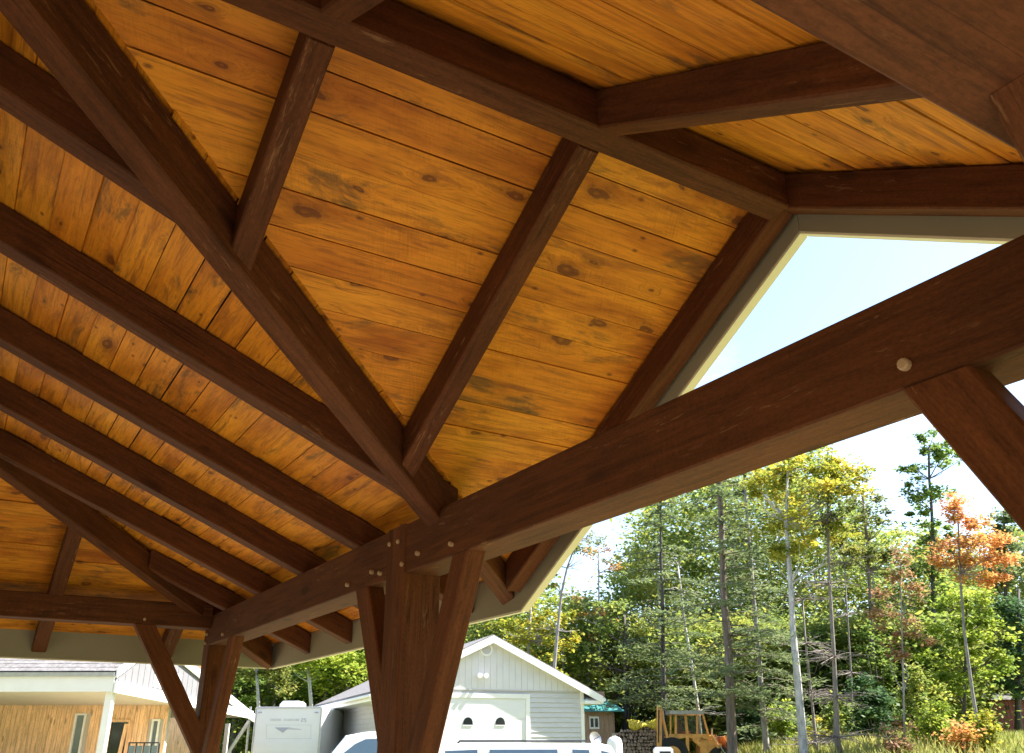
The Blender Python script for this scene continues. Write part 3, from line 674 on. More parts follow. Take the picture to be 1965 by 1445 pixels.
TR('birch_tree', 'thin pale leaning birch stem with bare twigs above the orange digger', 38, [(1340, 1365), (1328, 1280), (1313, 1190), (1300, 1080)], .085, .03, 'pale', [], 'green', twigs=26)
TR('dead_spruce', 'grey trunk bristling with bare dead branches right of the pale maple', 30, [(1606, 1415), (1600, 1260), (1592, 1120), (1588, 1000), (1590, 940)], .115, .03, 'twig', [(1600, 985, 34, 40, 1)], 'olive', .10, 700, twigs=125)
TR('dead_spruce', 'thin grey leaning dead stem just right of the pale maple trunk', 31, [(1566, 1425), (1556, 1330), (1546, 1235), (1540, 1150)], .07, .025, 'twig', [], 'olive', twigs=55)
TR('dead_spruce', 'thin dark pole of a tree with short dead twigs before the shrubs', 38, [(1637, 1400), (1633, 1290), (1626, 1180), (1620, 1080)], .06, .025, 'twig', [(1620, 1060, 34, 50, 1)], 'olive', .11, 900, twigs=50)
TR('ash_tree', 'brown trunked tree with olive crown left of the red leaved sapling', 40, [(1682, 1420), (1678, 1300), (1670, 1160), (1664, 1040), (1655, 950)], .15, .05, 'brown',
   [(1660, 985, 54, 52, 3), (1640, 1060, 52, 40, 2), (1690, 1080, 40, 44, 1.5), (1700, 1180, 50, 40, 1.5)], 'olive', .13, 3800)
TR('poplar_tree', 'tall open green tree with dark trunk rising highest against the sky', 42, [(1792, 1420), (1792, 1260), (1790, 1120), (1788, 980), (1782, 860)], .16, .05, 'dark',
   [(1778, 850, 44, 34, 2), (1812, 880, 46, 34, 2), (1752, 915, 42, 34, 1.6), (1790, 955, 54, 34, 2.2), (1762, 1000, 40, 36, 1.2), (1808, 1030, 50, 40, 2), (1770, 1085, 46, 42, 2), (1815, 1130, 60, 44, 2)], 'green', .15, 5600, limbs=6)
TR('maple_tree', 'slim maple with bright orange layered crown', 30, [(1882, 1425), (1866, 1330), (1850, 1210), (1842, 1100), (1838, 985)], .085, .025, 'grey',
   [(1840, 965, 34, 26, 1.6), (1862, 1000, 50, 17, 2), (1830, 1042, 58, 15, 2), (1885, 1040, 60, 13, 2.2), (1852, 1075, 64, 15, 2.4), (1895, 1075, 44, 12, 1.2), (1870, 1108, 60, 13, 1.8), (1805, 1078, 36, 13, 1)], 'orange', .095, 6200, limbs=4)
TR('maple_tree', 'bushy lime green young maple behind the orange maple', 36, [(1850, 1420), (1852, 1290), (1855, 1150)], .09, .03, 'dark',
   [(1850, 1160, 58, 44, 2), (1885, 1210, 52, 44, 2), (1835, 1230, 56, 46, 2), (1880, 1275, 64, 42, 2.2), (1825, 1300, 60, 36, 1.6)], 'lime', .13, 5200)
TR('maple_sapling', 'thin maple sapling with dusky red leaves', 29, [(1736, 1435), (1734, 1330), (1730, 1180), (1728, 1080)], .045, .015, 'grey',
   [(1722, 1065, 30, 22, 1), (1712, 1120, 46, 30, 2), (1752, 1135, 36, 26, 1.4), (1705, 1185, 48, 32, 2), (1755, 1215, 44, 24, 1.6), (1715, 1250, 44, 30, 1.5), (1730, 1400, 40, 34, 1)], 'red', .10, 1900)
TR('pine_tree', 'dark green pine at the right edge behind the orange maple', 46, [(1936, 1400), (1932, 1200), (1928, 1060), (1926, 980)], .16, .05, 'dark',
   [(1930, 1000, 44, 24, 2), (1905, 1045, 40, 20, 1.4), (1950, 1060, 46, 22, 1.8), (1935, 1110, 60, 26, 2)], 'needle', .16, 3600)
TR('dense_evergreen', 'deep green dense evergreen over the red shed', 42, [(1955, 1420), (1955, 1250), (1955, 1130)], .16, .06, 'dark',
   [(1950, 1180, 60, 44, 2), (1985, 1230, 70, 60, 2), (1945, 1255, 56, 50, 2.2), (1935, 1310, 44, 36, 1)], 'dark', .16, 5200)
TR('bare_tree', 'grey forked tree thin on leaves beside the gable edge against the sky', 40, [(1062, 1300), (1070, 1210), (1077, 1140), (1088, 1090), (1108, 1035)], .14, .03, 'grey',
   [(1105, 1055, 34, 26, 1), (1065, 1105, 26, 34, .9), (1135, 1035, 34, 20, .7)], 'olive', .12, 700, limbs=3, twigs=34)
TR('poplar_tree', 'thin straight tree tipped with pale orange leaves against the sky gap', 46, [(1152, 1330), (1150, 1200), (1149, 1100), (1148, 1060)], .075, .03, 'grey',
   [(1148, 1066, 34, 16, 1.5), (1166, 1085, 30, 12, .8), (1120, 1170, 46, 30, 2), (1150, 1215, 50, 30, 2)], 'orange', .12, 900)
TR('poplar_tree', 'olive and yellow leaved tree directly behind the garage gable', 43, [(1010, 1330), (1015, 1230), (1020, 1140)], .14, .05, 'grey',
   [(1010, 1165, 60, 40, 2), (985, 1215, 60, 40, 2), (1060, 1225, 55, 40, 2), (1040, 1280, 60, 40, 2), (1090, 1200, 40, 50, 1.4)], 'yellow', .14, 3400)
TR('maple_tree', 'mixed green and gold maple between the garage roof and hemlocks', 44, [(1200, 1400), (1200, 1290), (1198, 1180)], .16, .06, 'dark',
   [(1180, 1185, 66, 44, 2), (1240, 1215, 60, 50, 2), (1150, 1255, 60, 44, 2), (1215, 1290, 80, 50, 2.4), (1270, 1290, 60, 50, 2), (1180, 1340, 60, 36, 1.2), (1260, 1350, 60, 36, 1.2)], 'mixed', .15, 7000)
# birches and broadleaf trees behind the camper
TR('birch_tree', 'pale birch stem behind the garage eave left of the post', 42, [(597, 1350), (594, 1310), (590, 1270)], .11, .07, 'pale',
   [(600, 1240, 60, 44, 2), (640, 1265, 60, 40, 2), (575, 1280, 40, 34, 1)], 'lime', .15, 2400, limbs=2)
TR('birch_tree', 'pale birch stem right behind the camper roof', 40, [(497, 1370), (495, 1335), (492, 1280)], .10, .06, 'pale',
   [(500, 1255, 60, 40, 2), (540, 1290, 50, 44, 2), (470, 1290, 50, 34, 1.4)], 'olive', .15, 2600, limbs=2)
TR('broadleaf_tree', 'leafy green tree filling the gap beside the slim post', 46, [(450, 1400), (452, 1330), (455, 1270)], .15, .08, 'dark',
   [(455, 1270, 70, 44, 2), (500, 1320, 70, 40, 2), (440, 1345, 60, 40, 2), (560, 1320, 50, 40, 2)], 'green', .16, 4200, limbs=2)
TR('broadleaf_tree', 'bright green tree above the garage side roof', 45, [(665, 1340), (668, 1290), (670, 1250)], .15, .08, 'dark',
   [(670, 1240, 60, 44, 2), (690, 1280, 50, 36, 1.6), (630, 1295, 50, 34, 1.5)], 'lime', .16, 2800, limbs=2)
# shrubs along the wood's edge
def shrub(name, label, px, D, rx_, h, leaf, n, size=.10, group='shrubs along the wood edge'):
    b = base_at(px, D); root = empty(name, b, label, 'shrub', group); k = D/1823
    tb = MB()
    for i in range(7):
        an = random.uniform(0, 6.28); e = b+Vector((math.cos(an)*rx_*k*.6, math.sin(an)*rx_*k*.6, h*random.uniform(.5, .9)))
        tb.tube([b, b.lerp(e, .5)+Vector((0, 0, .1)), e], [.02, .013, .004], 4, cap=False)
    tb.build('stems', BARK['twig'], root)
    P_, cs = clump_points((0, 0, 0), (rx_*k, rx_*k, h*.5), n, max(6, n//50), .16)
    P_[:, 2] = np.maximum(P_[:, 2], -h*.5); quad_obj('foliage', quads(P_+np.array(b)+np.array([0, 0, h*.52]), size*1.2, size*.8, .5), LEAF[leaf], root)
shrub('shrub', 'golden yellow shrub in front of the red shed', 1893, 29, 24, 1.5, 'yellow', 1500)
shrub('shrub', 'orange leaved shrub at the foot of the orange maple', 1850, 28.5, 26, 1.15, 'orange', 850)
shrub('shrub', 'low lime shrub between the two maples at the wood edge', 1800, 30, 40, 1.6, 'lime', 1800)
shrub('shrub', 'dense dark green bush left of the red sapling', 1680, 33, 46, 2.3, 'dark', 2600, .13)
shrub('shrub', 'olive undergrowth bush beneath the dead spruce', 1610, 37, 46, 1.9, 'mixed', 2000, .12)
shrub('shrub', 'bright green bush behind the two close trunks', 1505, 37, 36, 1.8, 'lime', 1500, .12)
shrub('shrub', 'shady green bush between the hemlock trunks', 1440, 39, 40, 2.0, 'dark', 1900, .12)
shrub('shrub', 'bronze and gold bush right of the red sapling', 1780, 34, 50, 2.9, 'mixed', 2600, .12)
shrub('shrub', 'yellow green bush near the thin leaning stem', 1575, 33, 22, 1.1, 'yellow', 800, .10)
shrub('shrub', 'pale green bush tucked behind the dead spruce poles', 1650, 40, 60, 3.0, 'lime', 2600, .13)
shrub('shrub', 'tall leafy green bush between the hemlocks and pale maple', 1490, 41, 60, 3.4, 'green', 2600, .13)
shrub('shrub', 'broad sunlit bush right of the digger under the hemlock sprays', 1400, 41, 60, 2.6, 'lime', 2200, .13)
shrub('shrub', 'green bush behind the open tree trunk and lime maple', 1790, 40, 60, 4.0, 'lime', 2800, .13)
shrub('shrub', 'leafy yellow green bush between brown trunk and red sapling', 1700, 39, 46, 4.6, 'green', 2400, .13)
shrub('shrub', 'low reddish bush at the foot of the red sapling', 1715, 28.5, 28, .9, 'red', 700, .09)
# far wood
def far_wood():
    prof = [(380, 1150), (700, 1130), (900, 1120), (1010, 1100), (1100, 1150), (1185, 1160), (1225, 960), (1300, 900), (1480, 860), (1600, 880), (1680, 980), (1730, 1060), (1760, 1050), (1850, 1040), (1965, 1040), (2200, 1000)]
    xs = [p[0] for p in prof]; ys = [p[1] for p in prof]
    nc = 5600; cx = RNG.uniform(380, 2200, nc); D = RNG.uniform(46, 64, nc)
    top = np.interp(cx, xs, ys)+38*np.sin(cx*.031)+26*np.sin(cx*.083+1)
    f = RNG.random(nc)**1.0; cy = 1440+(top-1440)*f
    k = (RNG.random(nc) < np.where(f > .7, 1-1.6*(f-.7), 1)); cx, cy, D, f = cx[k], cy[k], D[k], f[k]
    R2 = np.array(rt2); U2 = np.array(up2); F2 = np.array(fwd); FHa = np.array(FH)
    v = np.outer((cx-982.5)/F_PX, R2)-np.outer((cy-722.5)/F_PX, U2)+F2
    C0 = v*(D/(v@FHa))[:, None]; C0[:, 2] += EYE
    ne = 1700; ex = RNG.uniform(1300, 1870, ne); eD = RNG.uniform(40, 48, ne); ey = 1435-RNG.random(ne)**1.3*240
    v = np.outer((ex-982.5)/F_PX, R2)-np.outer((ey-722.5)/F_PX, U2)+F2; E0 = v*(eD/(v@FHa))[:, None]; E0[:, 2] += EYE
    C0 = np.concatenate([C0, E0])
    per = 82; idx = np.repeat(np.arange(len(C0)), per); sg = RNG.uniform(.35, .85, len(C0))
    C_ = C0[idx]+RNG.normal(size=(len(idx), 3))*sg[idx][:, None]*np.array([1, 1, .55])
    C_ = C_[C_[:, 2] > -.2]
    o = quad_obj('distant_foliage', quads(C_, .25, .17, .5), LEAF['mixed'], None, 'stuff')
    tag(o, 'leafy green and gold wood filling the background behind the trees', 'wood', kind='stuff')
    b = MB()
    for _ in range(95):
        x = random.uniform(400, 2150); d_ = random.uniform(46, 64); p = at(x, 1430, d_); p.z = ground_z(p)
        hh = (1430-np.interp(x, xs, ys))*d_/1823*random.uniform(.6, .95)
        b.tube([p, p+Vector((random.uniform(-.4, .4), random.uniform(-.4, .4), hh*.5)), p+Vector((random.uniform(-.7, .7), random.uniform(-.7, .7), hh))], [random.uniform(.08, .17), .08, .03], 5)
    o = b.build('distant_trunks', BARK['grey'], None, kind='stuff'); tag(o, 'thin grey trunks inside the distant wood', 'tree trunks')
far_wood()
def sky_block_wood():
    # unseen wood added behind and beside the viewer to block low skylight
    nc = 2600; an = RNG.uniform(-1.05, 2*math.pi-2.15, nc)+math.atan2(RT.y, RT.x)-0.15
    an = math.atan2(FH.y, FH.x)+RNG.uniform(.75, 2*math.pi-.75, nc)
    rr = RNG.uniform(30, 42, nc); h = RNG.random(nc)**.8*15
    C0 = np.stack([rr*np.cos(an), rr*np.sin(an), h], 1); per = 16; idx = np.repeat(np.arange(nc), per)
    C_ = C0[idx]+RNG.normal(size=(len(idx), 3))*np.array([1.1, 1.1, .7]); C_ = C_[C_[:, 2] > 0]
    o = quad_obj('sky_block_foliage', quads(C_, 1.0, .7, .4), LEAF['green'], None, 'stuff'); tag(o, 'unseen green wood added on the other sides to block low skylight', 'wood', kind='stuff')
sky_block_wood()
def grass():
    n = 26000; px = RNG.uniform(1180, 2150, n); D = 20+24*RNG.random(n)**.8
    P_ = np.array([at(x, 1430, d_) for x, d_ in zip(px, D)]); P_[:, 2] = [ground_z(Vector(p)) for p in P_]
    a = P_[:, 0]*RT.x+P_[:, 1]*RT.y
    h = (.22+.36*RNG.random(n)**1.5)*np.clip((a-2)/6, .25, 1); an = RNG.uniform(0, 6.28, n)
    w = np.stack([np.cos(an), np.sin(an), 0*an], 1)*.035; lean = RNG.normal(size=(n, 3))*.18; lean[:, 2] = 0
    tip = P_+lean*h[:, None]*1.6; tip[:, 2] += h
    mid = P_+lean*h[:, None]*.5; mid[:, 2] += h*.55
    vv = np.stack([P_-w*.5, mid-w*.7, tip, mid+w*.7], 1).reshape(-1, 3)
    m = mat_leaf('dry_grass', (.20, .25, .05), (.37, .38, .11), (.54, .48, .19), .35, .5)
    o = quad_obj('tall_grass', vv, m, None, 'stuff'); tag(o, 'tall dry yellow green grass along the wood edge', 'grass', kind='stuff')
grass()

# ------------------------------------------------------------------ garage
def plane_hit(px, py, p0, n):
    v = rt2*((px-982.5)/F_PX)-up2*((py-722.5)/F_PX)+fwd; e = Vector((0, 0, EYE)); return e+v*((p0-e).dot(n)/v.dot(n))
def garage():
    th = math.radians(20.7); u = RT*math.cos(th)+FH*math.sin(th); w = -RT*math.sin(th)+FH*math.cos(th); Z = ZH
    rc = at(1118, 1400, 29); rc.z = 0; W_, Lg = 6.02, 10.2
    o = rc-u*W_; gz = ground_z(rc)-.05
    hit = lambda px, py: plane_hit(px, py, o, w)
    zb_ = hit(1118, 1327).z; zpk = hit(942, 1213).z; zed = zb_+.02
    G = empty('garage', Vector((o.x, o.y, gz)), 'cream sided garage with white overhead door and round gable vent', 'garage')
    P = lambda s, dd, z: Vector((o.x, o.y, 0))+u*s+w*dd+Z*z
    mid = W_/2; slope = (zpk-zed-.25)/mid
    # core walls
    b = MB(); b.prism([P(0, .03, gz), P(W_, .03, gz), P(W_, .03, zed), P(mid, .03, zed+slope*mid), P(0, .03, zed)], w*(Lg-.03)); b.build('wall', M['cream'], G)
    # door
    dl = (hit(843, 1400)-P(0, 0, 0)).dot(u); dr_ = (hit(1016, 1400)-P(0, 0, 0)).dot(u); dt = hit(1012, 1341).z
    # lap siding on the front, both sides of the door and above it
    z = gz; pitch = .14
    while z < zb_-.02:
        z1 = min(z+pitch, zb_)
        for s0, s1 in ((0, dl), (dr_, W_)) if z < dt else ((0, W_),):
            bb = MB(); bb.add([P(s0, .012, z1), P(s1, .012, z1), P(s1, -.012, z+.002), P(s0, -.012, z+.002), P(s0, .028, z1), P(s1, .028, z1), P(s1, .028, z+.002), P(s0, .028, z+.002)],
                   [(3, 2, 1, 0), (4, 5, 6, 7), (0, 1, 5, 4), (2, 3, 7, 6), (1, 2, 6, 5), (3, 0, 4, 7)]); bb.build('siding_board', M['vinyl'], G)
        z = z1
    z = gz
    while z < zed-.05:                                                    # left side wall
        z1 = min(z+pitch, zed)
        bb = MB(); Q = lambda dd, zz, off: P(-off, dd, zz)
        bb.add([Q(.03, z1, -.0), Q(Lg, z1, 0), Q(Lg, z+.002, .024), Q(.03, z+.002, .024), Q(.03, z1, -.02), Q(Lg, z1, -.02), Q(Lg, z+.002, -.02), Q(.03, z+.002, -.02)],
               [(0, 1, 2, 3), (7, 6, 5, 4), (4, 5, 1, 0), (3, 2, 6, 7), (1, 5, 6, 2), (0, 3, 7, 4)]); bb.build('siding_board', M['vinyl'], G); z = z1
    # board and batten gable
    s = 0; pw = .20
    while s < W_-.01:
        s1 = min(s+pw, W_); hz = lambda q: zed+slope*(mid-abs(q-mid))
        poly = [P(s+.003, .0, zb_+.012), P(s1-.003, 0, zb_+.012), P(s1-.003, 0, hz(s1-.003))]+([P(mid, 0, hz(mid))] if s+.003 < mid < s1-.003 else [])+[P(s+.003, 0, hz(s+.003))]
        if hz(s) > zb_+.03 or hz(s1) > zb_+.03:
            bb = MB(); bb.prism(poly, -w*(.022+.004*random.random())); bb.build('gable_board', M['cream'], G)
        s = s1
    bb = MB(); bb.box(P(0, -.035, zb_-.02), u*W_, w*.03, Z*.03); bb.build('drip_trim', M['vinyl'], G)
    # corner posts
    for s in (0, W_): bb = MB(); bb.cbox(P(s, 0, (gz+zed)/2), u*.11, w*.08, Z*(zed-gz)); bb.build('corner_trim', M['white'], G)
    # door frame and door
    fr = MB()
    fr.box(P(dr_-.12, -.05, gz), u*.13, w*.06, Z*(dt+.13-gz)); fr.box(P(dl-.01, -.05, gz), u*.13, w*.06, Z*(dt+.13-gz)); fr.box(P(dl+.12, -.05, dt), u*(dr_-dl-.24), w*.06, Z*.13)
    door = MB().box(P(dl+.12, .0, gz), u*(dr_-dl-.24), w*.02, Z*(dt-gz)).build('overhead_door', M['doorwhite'], G)
    fr.build('door_frame', M['white'], G)
    nz_ = 5; hh = (dt-gz)/nz_
    for i in range(nz_): bb = MB(); bb.box(P(dl+.123, -.016, gz+hh*i+.006), u*(dr_-dl-.246), w*.018, Z*(hh-.012)); bb.build('door_panel', M['doorwhite'], door)
    for px in (897.5, 959.5):
        c = hit(px, 1391); s = (c-P(0, 0, 0)).dot(u); z0 = c.z; a = .155; pl = []
        for k in range(9): an = math.pi*k/8; pl.append(P(s+a*math.cos(an)*(.98), -.016, z0+.0+.21*math.sin(an)**.8))
        bb = MB(); bb.prism(pl, -w*.015); wdw = bb.build('door_window', M['glassdark'], door)
        bb = MB(); bb.box(P(s-a*.99, -.034, z0-.03), u*a*1.98, w*.016, Z*.03); bb.build('window_sill', M['doorwhite'], wdw)
    # vent
    c = hit(932, 1246); s = (c-P(0, 0, 0)).dot(u); ring = MB(); n = 20
    outer = [P(s+.205*math.cos(6.283*k/n), -.03, c.z+.205*math.sin(6.283*k/n)) for k in range(n)]; inner = [P(s+.15*math.cos(6.283*k/n), -.03, c.z+.15*math.sin(6.283*k/n)) for k in range(n)]
    vs = outer+inner+[q-w*.05 for q in outer]+[q-w*.05 for q in inner]
    ring.add(vs, [f for k in range(n) for k2 in [(k+1) % n] for f in ((k, k2, 2*n+k2, 2*n+k), (n+k2, n+k, 3*n+k, 3*n+k2), (2*n+k, 2*n+k2, 3*n+k2, 3*n+k))])
    vr = ring.build('round_vent', M['white'], G)
    for k in range(-3, 4):
        zz = c.z+k*.045; hw = math.sqrt(max(0, .15**2-(k*.045)**2)); bb = MB(); bb.box(P(s-hw, -.04, zz-.014), u*2*hw, w*.012+Z*.02, Z*.02); bb.build('vent_slat', M['cream'], vr)
    # twin flood lights
    c = hit(923, 1297); s = (c-P(0, 0, 0)).dot(u); bb = MB(); bb.cbox(P(s, -.045, c.z+.03), u*.12, w*.04, Z*.10); fl = bb.build('flood_light', M['white'], G)
    for sg in (-1, 1):
        bb = MB(); q = P(s+sg*.10, -.08, c.z); bb.tube([q+w*.03, q-w*.06, q-w*.12], [.03, .055, .075], 10); bb.build('lamp_head', M['white'], fl)
    # roof: two slabs with overhangs, rake boards, soffits
    ov, of = .62, .24; t_ = .05
    for sg in (-1, 1):
        e = mid+sg*(mid+ov); ze_ = zed-slope*ov
        b = MB(); b.prism([P(mid, -of, zed+slope*mid+.10), P(e, -of, ze_+.10), P(e, -of, ze_+.16), P(mid, -of, zed+slope*mid+.16)], w*(Lg+2*of)); b.build('roof', M['shingle'], G)
        b = MB(); b.prism([P(mid, -of-.03, zed+slope*mid-.09), P(e, -of-.03, ze_-.09), P(e, -of-.03, ze_+.125), P(mid, -of-.03, zed+slope*mid+.125)], w*.03); b.build('rake_board', M['white'], G)
        b = MB(); b.prism([P(mid, -of, zed+slope*mid-.02), P(e, -of, ze_-.02), P(e, -of, ze_+.0), P(mid, -of, zed+slope*mid+.0)], w*of*.98); b.build('soffit', M['vinyl'], G)
        # boxed eave return and gutter
        b = MB(); b.box(P(min(e, e-sg*ov), -of+.004, ze_-.10), u*ov, w*(Lg+2*of-.01), Z*.10); b.build('eave_box', M['white'], G)
        b = MB(); b.tube([P(e+sg*.04, -of, ze_+.03), P(e+sg*.04, Lg+of, ze_+.03)], .06, 8); b.build('gutter', M['white'], G)
    # small wall cabinet on the side wall
    bb = MB(); bb.cbox(P(-.07, 1.2, gz+1.45), u*.12, w*.35, Z*.5); bb.build('meter_box', M['white'], G)
garage()

# ------------------------------------------------------------------ cottage on the left
def cottage():
    k = 1.25
    A = lambda a, d_, z: ad(a*k, d_*k, z*k)
    H = empty('cottage', Vector((*A(-9, 22, 0).xy, 0)), 'cedar clad cottage with grey shingle roof and white trimmed porch', 'house')
    prof = [(18, 1.26), (19.08, 1.95), (23, .60)]; ndir = RT*-1
    gp = lambda d_, z, off=0.0: A(-7.72+1.29*(d_-18)/5.0+off, d_, z)     # a point on the gable end
    far_a = -17.0
    def slab(p, q, th, name, mat, x0=0.05):
        b = MB(); a1 = gp(*p, off=x0); a2 = gp(*q, off=x0); b1 = A(far_a, *p); b2 = A(far_a, *q); b.prism([a1, a2, b2, b1], ZH*th); return b.build(name, mat, H)
    slab((17.98, 1.27), (19.08, 1.97), .06, 'roof', M['shingle']); slab((19.08, 1.97), (23, .63), .06, 'roof', M['shingle'])
    # shingle courses on the front slope
    n = 9
    for i in range(n):
        f0, f1 = i/n, (i+1)/n; p = lambda f, dz=0: (17.97+1.10*f, 1.335+.70*f+dz*.3)
        a = gp(*p(f0, .018), off=.04); c = A(far_a, *p(f0, .018)); Lc = (c-a).length; dirn = (c-a)/Lc
        a2 = gp(*p(f1, .0), off=.04); c2 = A(far_a, *p(f1, 0)); s = random.uniform(0, .3)
        x = -s
        while x < Lc-.05 and x < 6.2:
            wd = random.uniform(.22, .42); x0, x1 = max(0, x), min(Lc, x+wd)
            dz = ZH*random.uniform(.0, .006)
            b = MB(); b.prism([a+dirn*x0+dz, a+dirn*(x1-.008)+dz, a2+dirn*(x1-.008), a2+dirn*x0], ZH*.012)
            b.build('shingle', M['shingle'], H); x += wd
    # front fascia, rakes, gable face
    zf0, zf1 = .965, 1.27
    b = MB(); b.prism([gp(17.96, zf0), A(far_a, 17.96, zf0), A(far_a, 17.96, zf1-.03), gp(17.96, zf1-.03)], -FH*.04); b.build('front_fascia', M['white'], H)
    b = MB(); b.prism([gp(17.96, zf1-.03), A(far_a, 17.96, zf1-.03), A(far_a, 17.96, zf1+.05), gp(17.96, zf1+.05)], -FH*.09); b.build('gutter', M['steel'], H)
    gd = (gp(23, 0)-gp(18, 0)).normalized(); gn = Vector((gd.y, -gd.x, 0)); gn = gn if gn.dot(RT) > 0 else -gn
    def onface(pts, th, off, name, mat): b = MB(); b.prism([gp(*p)+gn*off for p in pts], gn*th); return b.build(name, mat, H)
    onface([(18, .965), (23.0, .62), (23.0, .70), (19.08, 2.0), (18, 1.3)], .05, -.05, 'gable_wall', M['housesiding'])
    for i in range(26):                                                   # vertical boards on the gable face
        d0 = 18.05+i*.185; d1 = d0+.175; top = lambda q: (1.26+.69*(q-18)/1.08) if q < 19.08 else 1.95-1.35*(q-19.08)/3.92
        lo = lambda q: .99-.06*(q-18)
        if d1 < 22.9 and top(d1) > lo(d1)+.05: onface([(d0, lo(d0)), (d1, lo(d1)), (d1, top(d1)-.1), (d0, top(d0)-.1)], .02, .0, 'gable_board', M['housesiding'])
    onface([(17.93, 1.22), (19.08, 1.94), (19.08, 2.1), (17.93, 1.38)], .05, .03, 'rake_board', M['white'])
    onface([(19.08, 1.94), (23.1, .53), (23.1, .71), (19.08, 2.1)], .05, .03, 'rake_board', M['white'])
    onface([(17.93, .95), (23, .60), (23, .78), (17.93, 1.16)], .06, .025, 'porch_header', M['white'])
    # attic hatch outlined on the gable
    onface([(19.1, 1.12), (20.0, 1.06), (20.0, 1.42), (19.1, 1.5)], .015, .022, 'gable_hatch', M['white'])
    # porch soffit, columns, rear wall
    b = MB(); b.prism([gp(18.0, .985, -.05), gp(20.46, .825, -.05), A(far_a, 20.46, .825), A(far_a, 18.0, .985)], ZH*.03); b.build('porch_ceiling', M['soffit'], H)
    for (d_, off) in ((18.08, -.12),):
        b = MB(); c = gp(d_, 0, off); c.z = 0; b.cbox(c+ZH*(.965*k+EYE)/2, RT*.17, FH*.17, ZH*(.965*k+EYE)); b.build('porch_column', M['white'], H)
    for px_, d_ in ((436, 25.6),):
        c = at(px_, 1400, d_*k); c.z = 0; b = MB(); b.cbox(c+ZH*(.55*k+EYE)/2, RT*.13, FH*.13, ZH*(.55*k+EYE)); b.build('porch_column', M['soffit'], H)
    Dw = 20.5*k; zq = Dw/30.625
    dk = MB(); dk.prism([gp(17.7, -1.0, .1), gp(23, -1.0, .1), A(far_a, 23, -1.0), A(far_a, 17.7, -1.0)], ZH*.05); dk.build('added_porch_deck', M['deck'], H)  # unseen pale deck added to bounce light onto the cedar wall
    x0 = -21.0; s = x0; end = (at(318, 1400, Dw)-Vector((0, 0, EYE))).dot(RT)
    dpx = lambda px: (at(px, 1400, Dw)-Vector((0, 0, EYE))).dot(RT)
    door = (dpx(211), dpx(244)); win1 = (dpx(140), dpx(160)); win2 = (dpx(290), dpx(304))
    b = MB(); b.box(ad(x0, Dw+.06, -EYE), RT*(end-x0), FH*.15, ZH*(EYE+1.25*zq)); b.build('wall', M['soffit'], H)
    ztop = 1.235*zq; 
    while s < end:
        s1 = min(s+.135, end)
        segs = [(-EYE, ztop)]
        for (w0, w1, lo, hi) in ((door[0], door[1], -EYE, .72*zq), (win1[0], win1[1], -1.0, .98*zq), (win2[0], win2[1], -1.0, .80*zq)):
            if s < w1 and s1 > w0:
                segs = [q for (a_, b_) in segs for q in ((a_, min(b_, lo)), (max(a_, hi), b_)) if q[1]-q[0] > .03]
        for a_, b_ in segs:
            q = MB(); q.box(ad(s+.004, Dw+.035, a_), RT*(s1-s-.008), FH*(.022+.006*random.random()), ZH*(b_-a_)); q.build('cedar_board', M['cedar'], H)
        s = s1
    for (w0, w1, lo, hi) in ((*win1, -1.0, .98*zq), (*win2, -1.0, .80*zq)):
        q = MB(); q.box(ad(w0+.03, Dw+.05, lo+.05), RT*(w1-w0-.06), FH*.01, ZH*(hi-lo-.1)); wo = q.build('window', M['glass'], H)
        q = MB()
        for a_, b_ in ((w0-.01, w0+.04), (w1-.04, w1+.01)): q.box(ad(a_, Dw-.01, lo), RT*(b_-a_), FH*.06, ZH*(hi-lo))
        q.box(ad(w0+.04, Dw-.01, hi-.05), RT*(w1-w0-.08), FH*.06, ZH*.05); q.build('window_frame', M['white'], wo)
    q = MB(); q.box(ad(door[0], Dw+.05, -EYE), RT*(door[1]-door[0]), FH*.01, ZH*(EYE+.70*zq)); do = q.build('doorway', M['glassdark'], H)
    q = MB(); q.box(ad(door[0]-.06, Dw+.0, -EYE), RT*.06, FH*.05, ZH*(EYE+.78*zq)); q.box(ad(door[1], Dw+.0, -EYE), RT*.06, FH*.05, ZH*(EYE+.78*zq)); q.box(ad(door[0], Dw+.0, .72*zq), RT*(door[1]-door[0]), FH*.05, ZH*.06); q.build('door_frame', M['cedar'], do)
    q = MB(); q.box(ad(door[0]+.20, Dw-.02, -EYE), RT*.09+FH*.01, FH*.04, ZH*(EYE+.66*zq)+RT*.18); q.build('leaning_board', M['cedar'], do)
    # rear wing roof seen between brace and post
    b = MB(); p0 = at(330, 1262, 30.5); p1 = at(392, 1330, 30.5); p2 = at(392, 1240, 34); p3 = at(330, 1235, 34); b.prism([p0, p1, p2, p3], ZH*.06); b.build('roof', M['brownroof'], H)
    b = MB(); a_ = at(330, 1280, 30.6); c_ = at(400, 1345, 30.6); b.prism([a_, c_, Vector((c_.x, c_.y, 0)), Vector((a_.x, a_.y, 0))], FH*.2); b.build('wall', M['cedar'], H)
cottage()
